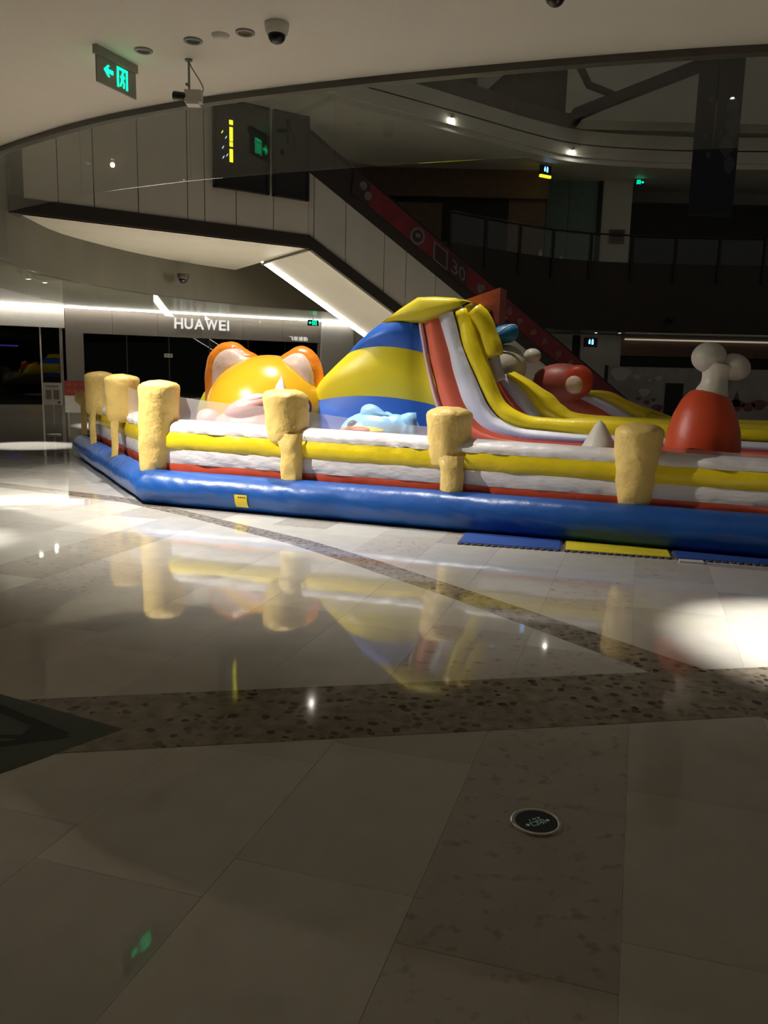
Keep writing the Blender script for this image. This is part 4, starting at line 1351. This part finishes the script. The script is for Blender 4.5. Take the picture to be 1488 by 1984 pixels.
MB().ell((2.42, 0.95, 0.915), (0.28, 0.14, 0.05), 22, 10).build('lip', M['pvc_yellow'], fs_, True)
MB().ell((2.40, 0.86, 0.925), (0.17, 0.08, 0.04), 18, 8).build('lip_inner', M['salmon'], fs_, True)

# --- slide mountain (striped body)
def lerp_tab(tab, z):
    for (z0, u0), (z1, u1) in zip(tab[:-1], tab[1:]):
        if z <= z1: return u0 + (u1 - u0) * (z - z0) / (z1 - z0)
    return tab[-1][1]


LEFT = [(0.3, 0.95), (1.0, 1.15), (1.45, 1.42), (1.71, 1.68), (1.97, 1.96), (2.15, 2.17), (2.29, 2.37), (2.49, 2.72)]
RIGHT = [(0.3, 3.35), (0.92, 3.22), (1.23, 3.04), (1.48, 2.97), (1.73, 2.89), (2.2, 2.79), (2.5, 2.75)]


def stripe_rows(zlo, zhi, arch0, arch1, n=8):
    rows = []
    for j in range(n + 1):
        t = j / n
        row = []
        ar = arch0 + (arch1 - arch0) * t
        zb = zlo + (zhi - zlo) * t
        bul = 0.05 * math.sin(math.pi * t)
        for k in range(17):
            s = k / 16
            z = zb + ar * 4 * s * (1 - s)
            ul, ur = lerp_tab(LEFT, zb), lerp_tab(RIGHT, zb)
            u = ul + (ur - ul) * s
            vv = 2.0 - 0.16 * math.sin(math.pi * min(1, s * 1.15)) ** 0.6 - bul
            row.append((u, vv, z))
        # wrap the left edge round to the back
        back = []
        for q, dv in ((0.02, 0.25), (0.05, 0.8), (0.08, 1.6), (0.10, 2.6)):
            ul = lerp_tab(LEFT, zb)
            back.append((ul - q * 0.6, 2.0 + dv, zb))
        rows.append(back[::-1] + row)
    return rows


mtn = MB().grid(stripe_rows(0.35, 1.17, 0.0, 0.12, 8)).build('mountain_stripe', M['mt_blue'], castle, True)
mtn['label'] = 'blue bottom stripe'
MB().grid(stripe_rows(1.17, 1.81, 0.12, 0.09, 10)).build('mountain_stripe', M['mt_yellow'], castle, True)['label'] = 'broad yellow stripe'
MB().grid(stripe_rows(1.81, 2.17, 0.09, 0.02, 8)).build('mountain_stripe', M['mt_blue'], castle, True)['label'] = 'blue upper stripe'
# yellow roof cushion on top
roof_o = [(2.27, 2.19), (2.50, 2.35), (2.73, 2.49), (2.95, 2.495), (3.20, 2.48), (3.36, 2.43), (3.22, 2.36), (3.02, 2.27), (2.81, 2.185), (2.6, 2.19)]
rows = []
for q, dv in ((0.0, 0.0), (0.0, 0.35), (0.02, 0.9), (0.04, 1.5), (0.04, 2.4)):
    rows.append([(p[0] - q, 1.86 + dv + (0.05 if p[1] < 2.3 else 0.16), p[1] + (0.02 if 0 < dv < 2 else 0)) for p in roof_o + roof_o[:1]])
mb = MB().puff(roof_o, 0.07, ((0, 1.90, 0), X3, Z3, F3), 5, flat_back=True)
mb.grid([r for r in rows])
mb.build('roof_cushion', M['mt_yellow'], castle, True)
# body filler behind the front face so the slide is solid
prof_in = [(1.2, 0.36), (3.3, 0.36), (3.3, 1.2), (2.95, 2.2), (2.75, 2.4), (2.3, 2.15), (1.7, 1.6), (1.3, 1.2)]
MB().prism([(p[0], 2.12, p[1]) for p in prof_in], (0, 2.3, 0)).build('core', M['mt_blue'], castle)

# --- slide side walls: ribbons between measured curves
C_out = [(2.785, 2.20), (2.89, 1.73), (3.04, 1.23), (3.22, 0.92), (3.49, 0.78), (4.0, 0.735), (4.71, 0.72), (6.6, 0.72), (8.4, 0.72)]
C_rw = [(2.97, 2.28), (3.12, 1.86), (3.23, 1.49), (3.37, 1.18), (3.61, 0.95), (4.0, 0.845), (4.73, 0.82), (6.6, 0.82), (8.4, 0.82)]
C_wy = [(3.15, 2.33), (3.31, 1.86), (3.49, 1.50), (3.66, 1.19), (3.89, 1.01), (4.3, 0.94), (4.99, 0.93), (6.6, 0.93), (8.4, 0.93)]
C_yt = [(3.36, 2.37), (3.50, 2.05), (3.66, 1.68), (3.84, 1.32), (4.06, 1.16), (4.40, 1.10), (5.2, 1.08), (6.6, 1.08), (8.4, 1.08)]
C_pk = [(2.73, 2.20), (2.83, 1.73), (2.97, 1.23), (3.13, 0.90), (3.40, 0.72), (4.0, 0.66), (4.71, 0.65), (6.6, 0.65), (8.4, 0.65)]
def cm(c): return [tuple(p)[:2] for p in catmull([Vector(q + (0,)) for q in c], 6)]


def slide_ribbon(name, mat, ca, cb, v, bul, parent=castle, lo=0, hi=None, du=0.0, dz=0.0, zs=1.0):
    a, b = cm(ca), cm(cb)
    a, b = a[lo:hi], b[lo:hi]
    rows = []
    for p, q in zip(a, b):
        row = []
        for k in range(9):
            s = k / 8
            row.append((p[0] + (q[0] - p[0]) * s + du, v - bul * math.sin(math.pi * s), (p[1] + (q[1] - p[1]) * s) * zs + dz))
        rows.append(row)
    return MB().grid(rows).wrinkle(0.008, 4, v).build(name, M[mat], parent, True)


def slide_wall(v, tag_, lo=0):
    slide_ribbon('slide_edge', 'palepink', C_pk, C_out, v - 0.03, 0.03, lo=lo)
    r = slide_ribbon('slide_stripe', 'salmon', C_out, C_rw, v, 0.06, lo=lo); r['label'] = 'red slide stripe'
    r = slide_ribbon('slide_stripe', 'slide_white', C_rw, C_wy, v, 0.05, lo=lo); r['label'] = 'white slide stripe'
    mids = [(a[0] * 0.58 + b[0] * 0.42, a[1] * 0.58 + b[1] * 0.42) for a, b in zip(cm(C_wy), cm(C_yt))][lo:]
    rad = [max(0.068, 0.43 * math.hypot(a[0] - b[0], a[1] - b[1])) for a, b in zip(cm(C_wy), cm(C_yt))][lo:]
    MB().tube([(p[0], v + 0.09, p[1]) for p in mids], [r_ * 1.04 for r_ in rad], 16).wrinkle(0.012, 4, v).build('slide_rail', M['pvc_yellow'], castle, True)


slide_wall(1.98, 'near')
# middle side wall, seen over the near rail
W_ro = [(3.50, 1.55), (3.57, 1.40), (3.66, 1.24), (3.80, 1.10), (4.00, 0.98), (4.4, 0.90), (6.0, 0.88), (8.4, 0.88)]
W_rw = [(3.54, 1.60), (3.62, 1.47), (3.74, 1.32), (3.88, 1.17), (4.08, 1.02), (4.5, 0.94), (6.0, 0.92), (8.4, 0.92)]
W_wy = [(3.66, 1.60), (3.80, 1.49), (3.93, 1.37), (4.05, 1.23), (4.20, 1.08), (4.6, 0.99), (6.0, 0.98), (8.4, 0.98)]
W_yt = [(3.74, 1.62), (3.96, 1.51), (4.12, 1.41), (4.26, 1.33), (4.40, 1.20), (4.7, 1.10), (6.0, 1.08), (8.4, 1.08)]
slide_ribbon('slide_stripe', 'salmon', W_ro, W_rw, 2.80, 0.04)['label'] = 'red stripe of the middle slide wall'
slide_ribbon('slide_stripe', 'slide_white', W_rw, W_wy, 2.80, 0.05)['label'] = 'white stripe of the middle slide wall'
slide_ribbon('slide_rail', 'pvc_yellow', W_wy, W_yt, 2.80, 0.07)['label'] = 'yellow rail of the middle slide wall'
mb = MB()
c = cm(W_yt)
mb.grid([[(p[0], 2.80 + 0.30 * k / 3, p[1] + 0.02 * math.sin(math.pi * k / 3)) for k in range(4)] for p in c]).build('slide_rail_top', M['pvc_yellow'], castle, True)
# slide bed between the rails
for va, vb_, m_ in ((2.15, 2.78, 'slide_white'), (3.12, 4.0, 'slide_white')):
    c = cm(C_out)
    rows = [[(p[0] + 0.12, va + (vb_ - va) * k / 4, p[1] - 0.02) for k in range(5)] for p in c]
    MB().grid(rows).build('slide_bed', M[m_], castle, True)
# padded column at the slide top
MB().tube(catmull([(3.38, 2.10, 2.36), (3.50, 2.14, 2.20), (3.58, 2.16, 1.98), (3.64, 2.16, 1.80)], 4), [0.10, 0.11, 0.12, 0.12, 0.12, 0.12, 0.12, 0.125, 0.13, 0.13, 0.13, 0.125, 0.10], 14).wrinkle(0.012, 6, 1).build('slide_pad', M['pvc_yellow'], castle, True)
MB().tube(catmull([(3.62, 2.20, 1.80), (3.66, 2.2, 1.66), (3.72, 2.2, 1.52)], 4), 0.085, 12).build('slide_pad_end', M['bone'], castle, True)
# third ramp further back
R_out = [(4.00, 1.36), (4.20, 1.22), (4.34, 1.13), (4.55, 1.04), (5.0, 0.95), (8.4, 0.92)]
R_rw = [(4.10, 1.38), (4.47, 1.29), (4.75, 1.17), (4.95, 1.06), (5.3, 0.98), (8.4, 0.95)]
R_wy = [(4.30, 1.38), (4.72, 1.33), (5.01, 1.20), (5.25, 1.07), (5.6, 1.00), (8.4, 0.97)]
R_yt = [(4.36, 1.395), (4.82, 1.41), (5.10, 1.30), (5.42, 1.17), (5.75, 1.09), (8.4, 1.08)]
for nm, mt, a, b in (('slide_stripe', 'salmon', R_out, R_rw), ('slide_stripe', 'slide_white', R_rw, R_wy), ('slide_rail', 'pvc_yellow', R_wy, R_yt)):
    slide_ribbon(nm, mt, a, b, 4.0, 0.05)
MB().prism([(3.9, 4.03, 0.36), (8.4, 4.03, 0.36), (8.4, 4.03, 1.0), (5.75, 4.03, 1.05), (5.1, 4.03, 1.27), (4.8, 4.03, 1.38), (4.3, 4.03, 1.38), (4.05, 4.03, 1.3)], (0, 0.6, 0)).build('ramp_core', M['pvc_yellow'], castle)

# --- figures at the top of the slide
rf = MB().hexa([(2.90, 3.35), (3.42, 3.35), (3.42, 3.75), (2.90, 3.75)], [1.7] * 4, [2.58, 2.75, 2.75, 2.58]).build('arch_board', M['roofred'], castle)
for pts in ([(3.10, 2.42), (3.22, 2.50), (3.30, 2.44), (3.34, 2.30), (3.26, 2.20), (3.16, 2.26), (3.22, 2.34), (3.16, 2.40)], [(3.24, 2.24), (3.40, 2.28), (3.42, 2.10), (3.30, 2.02)]):
    MB().prism([(p[0], 3.335, p[1]) for p in pts][::-1], (0, 0.015, 0)).build('swirl_motif', M['roofbrown'], rf)
cap = MB().puff([tuple(p)[:2] for p in catmull([Vector(q + (0,)) for q in [(3.24, 2.08), (3.36, 2.20), (3.52, 2.26), (3.68, 2.25), (3.70, 2.12), (3.62, 2.03), (3.45, 2.0), (3.30, 2.0)]], 3)], 0.14, ((0, 3.3, 0), X3, Z3, F3), 6).build('blue_cap', M['capblue'], castle, True)
MB().tube(catmull([(3.24, 3.18, 2.09), (3.38, 3.15, 2.11), (3.50, 3.14, 2.17), (3.62, 3.16, 2.24), (3.68, 3.2, 2.24)], 4), 0.012, 6).build('piping', M['eye_pale'], cap, True)
MB().ell((3.52, 3.35, 1.68), (0.30, 0.25, 0.32), 22, 14, rot=Matrix.Rotation(0.5, 3, 'Y')).build('ivory_figure', M['creamdim'], castle, True)
MB().ell((3.86, 3.55, 1.86), (0.12, 0.12, 0.10), 16, 10).build('ivory_paw', M['bone'], castle, True)
of = MB().ell((4.25, 3.75, 1.50), (0.42, 0.30, 0.27), 24, 14).build('orange_figure', M['roofred'], castle, True)
MB().puff(circ(4.50, 1.55, 0.20, 18), 0.08, ((0, 3.52, 0), X3, Z3, F3), 5).build('ear', M['drum'], of, True)
MB().puff(circ(4.46, 1.49, 0.13, 18), 0.09, ((0, 3.48, 0), X3, Z3, F3), 5).build('inner_ear', M['cat_pink'], of, True)

# --- drumstick
dm = MB().lathe([(0.20, 0.40), (0.30, 0.55), (0.355, 0.75), (0.365, 0.92), (0.345, 1.08), (0.30, 1.24), (0.235, 1.38), (0.165, 1.46), (0.13, 1.48)], 20, (6.07, 1.05, 0)).build('drumstick', M['drum'], castle, True)
dm['label'] = 'orange-red drumstick'
MB().tube(catmull([(6.11, 1.05, 1.42), (6.13, 1.05, 1.52), (6.14, 1.05, 1.62), (6.16, 1.05, 1.74)], 4), [0.165, 0.16, 0.155, 0.145, 0.135, 0.13, 0.125, 0.125, 0.13, 0.14, 0.15, 0.16, 0.16], 16).build('bone_shaft', M['bone'], dm, True)
MB().ell((6.06, 1.03, 1.80), (0.165, 0.15, 0.15), 20, 14).build('bone_knob', M['bone'], dm, True)
MB().ell((6.30, 1.07, 1.71), (0.155, 0.14, 0.13), 20, 14, rot=Matrix.Rotation(0.3, 3, 'Y')).build('bone_knob', M['bone'], dm, True)
# --- white spike beside it
MB().lathe([(0.21, 0.5), (0.20, 0.80), (0.15, 0.93), (0.05, 1.09), (0.012, 1.13)], 14, (5.06, 1.0, 0)).wrinkle(0.03, 4, 3).build('white_spike', M['bone'], castle, True)

# --- sticker on the tube
st = MB().grid([[(1.30 + 0.155 * k / 4, 0.215 - 0.222 * math.cos(math.radians(t)) - 0.004, 0.20 + 0.207 * math.sin(math.radians(t))) for k in range(5)] for t in (-38, -25, -12, 0, 5)]).build('sticker', M['sticker'], castle, True)
for k in range(4):
    x0 = 1.345 + k * 0.026
    MB().grid([[(x, 0.215 - 0.222 * math.cos(math.radians(t)) - 0.008, 0.20 + 0.207 * math.sin(math.radians(t))) for x in (x0, x0 + 0.018)] for t in (-5, -1)]).build('sticker_print', M['roofbrown'], st)

# ------------------------------------------------------------------ foam mats, tape, floor things
mat_dir = Vector((0.97, -0.20, 0)).normalized()
MANG = math.atan2(-0.235, 0.97)


def foam_mat(p, mat, label, w, d):
    t = empty('foam_mat', (p[0], p[1], 0.0), MANG, label=label, cat='mat', group='foam mats along the castle front')
    MB().box(0.015, w - 0.015, 0.03, d, 0.002, 0.020).build('pad', M[mat], t)
    outline = [(0.0, d), (0.0, 0.02)]
    n = 15
    for k in range(n):
        x0 = w * k / n
        outline += [(x0 + w / n * 0.15, 0.0), (x0 + w / n * 0.55, 0.0), (x0 + w / n * 0.7, 0.022), (x0 + w / n * 0.98, 0.022)]
    outline += [(w, 0.02), (w, d)]
    MB().hexa(outline, 0.002, 0.014).build('jagged_edge', M['mat_edge'], t)
    return t


foam_mat((0.69, 7.497), 'mat_blue', 'blue foam mat left of the yellow mat at the castle front', 0.955, 0.54)
foam_mat((1.643, 7.275), 'mat_yellow', 'yellow foam mat between two blue mats at the castle front', 0.945, 0.54)
foam_mat((2.585, 7.045), 'mat_blue', 'blue foam mat right of the yellow mat, cut by the picture edge', 0.955, 0.54)
tp = empty('tape_strip', (2.60, 7.005, 0.0), MANG, label='white tape strip on the floor at the blue foam mat', cat='tape')
MB().box(0.0, 0.20, -0.06, 0.03, 0.0015, 0.0165).build('strip', M['tape'], tp)
MB().box(0.19, 0.50, 0.0, 0.025, 0.0015, 0.003).build('tail', M['tape'], tp)

# floor decal: green sheet with black arrow head
dc = empty('floor_decal', (-1.5, 3.25, 0), label='dull green floor decal with black arrow outline at the left edge', cat='floor sticker')
dz = 0.0022
MB().hexa([(-1.5, -1.1), (-0.05, -0.72 + 0.28), (0.388, 0.097), (-0.30, 0.44), (-1.5, 1.05)], dz - 0.0004, dz).build('sheet', M['decal'], dc)


def dline(p, q, w, name='arrow_line'):
    a, b = Vector(p + (0,)), Vector(q + (0,))
    d = (b - a).normalized(); n = Vector((-d.y, d.x, 0)) * w / 2
    MB().hexa([(v.x, v.y) for v in (a - n, b - n, b + n, a + n)], dz, dz + 0.0005).build(name, M['decalblack'], dc)


dline((0.16, 0.02), (-1.3, 0.98), 0.055)
dline((0.16, 0.02), (-1.3, -0.62), 0.055)
dline((0.05, 0.0), (-1.3, -0.04), 0.032)
MB().hexa([(-0.03, -0.075), (0.19, 0.008), (-0.01, 0.145)], dz + 0.0002, dz + 0.0008).build('arrow_tip', M['decalblack'], dc)

# round exit light set in the floor, its text upside down from here
fl = empty('floor_exit_light', (0.566, 2.668, 0.0), math.radians(180 + 24), label='round recessed exit light with metal rim in the floor', cat='floor light')
prof = [(0.093, 0.0005), (0.092, 0.006), (0.084, 0.011), (0.077, 0.009), (0.074, 0.004)]
vs, fs2 = [], []
for r, z in prof:
    for k in range(40):
        a = 2 * math.pi * k / 40
        vs.append((r * math.cos(a), r * math.sin(a), z))
for i in range(len(prof) - 1):
    for k in range(40):
        k2 = (k + 1) % 40
        fs2.append((i * 40 + k, i * 40 + k2, (i + 1) * 40 + k2, (i + 1) * 40 + k))
MB().add(vs, fs2).build('rim', M['metal'], fl, True)
MB().lathe([(0.0755, 0.0022), (0.0755, 0.005)], 40).build('glass_disc', M['black'], fl)
for c, x0, x1, y0, y1 in (('出', -0.030, -0.001, -0.006, 0.024), ('口', 0.003, 0.028, -0.004, 0.022)):
    me = fit_mesh(text_mesh(c, 1.0, 0.5, M['floorglyph'], 'glyph'), x0, x1, y0, y1)
    for v in me.vertices: v.co.z = 0.0052 if v.co.z < 0 else 0.0056
    link('glyph', me, fl)
for k, c in enumerate('EXIT'):
    me = fit_mesh(text_mesh(c, 1.0, 0.5, M['floorglyph'], 'glyph'), -0.024 + k * 0.0125, -0.024 + k * 0.0125 + (0.009 if c != 'I' else 0.003), -0.023, -0.011)
    for v in me.vertices: v.co.z = 0.0052 if v.co.z < 0 else 0.0056
    link('glyph', me, fl)
for sg in (-1, 1):
    MB().prism([(sg * 0.050, 0.008, 0.0052), (sg * 0.040, 0.018, 0.0052), (sg * 0.040, 0.012, 0.0052), (sg * 0.034, 0.012, 0.0052), (sg * 0.034, 0.004, 0.0052), (sg * 0.040, 0.004, 0.0052), (sg * 0.040, -0.002, 0.0052)][::sg], (0, 0, 0.0005)).build('arrow', M['floorglyph'], fl)
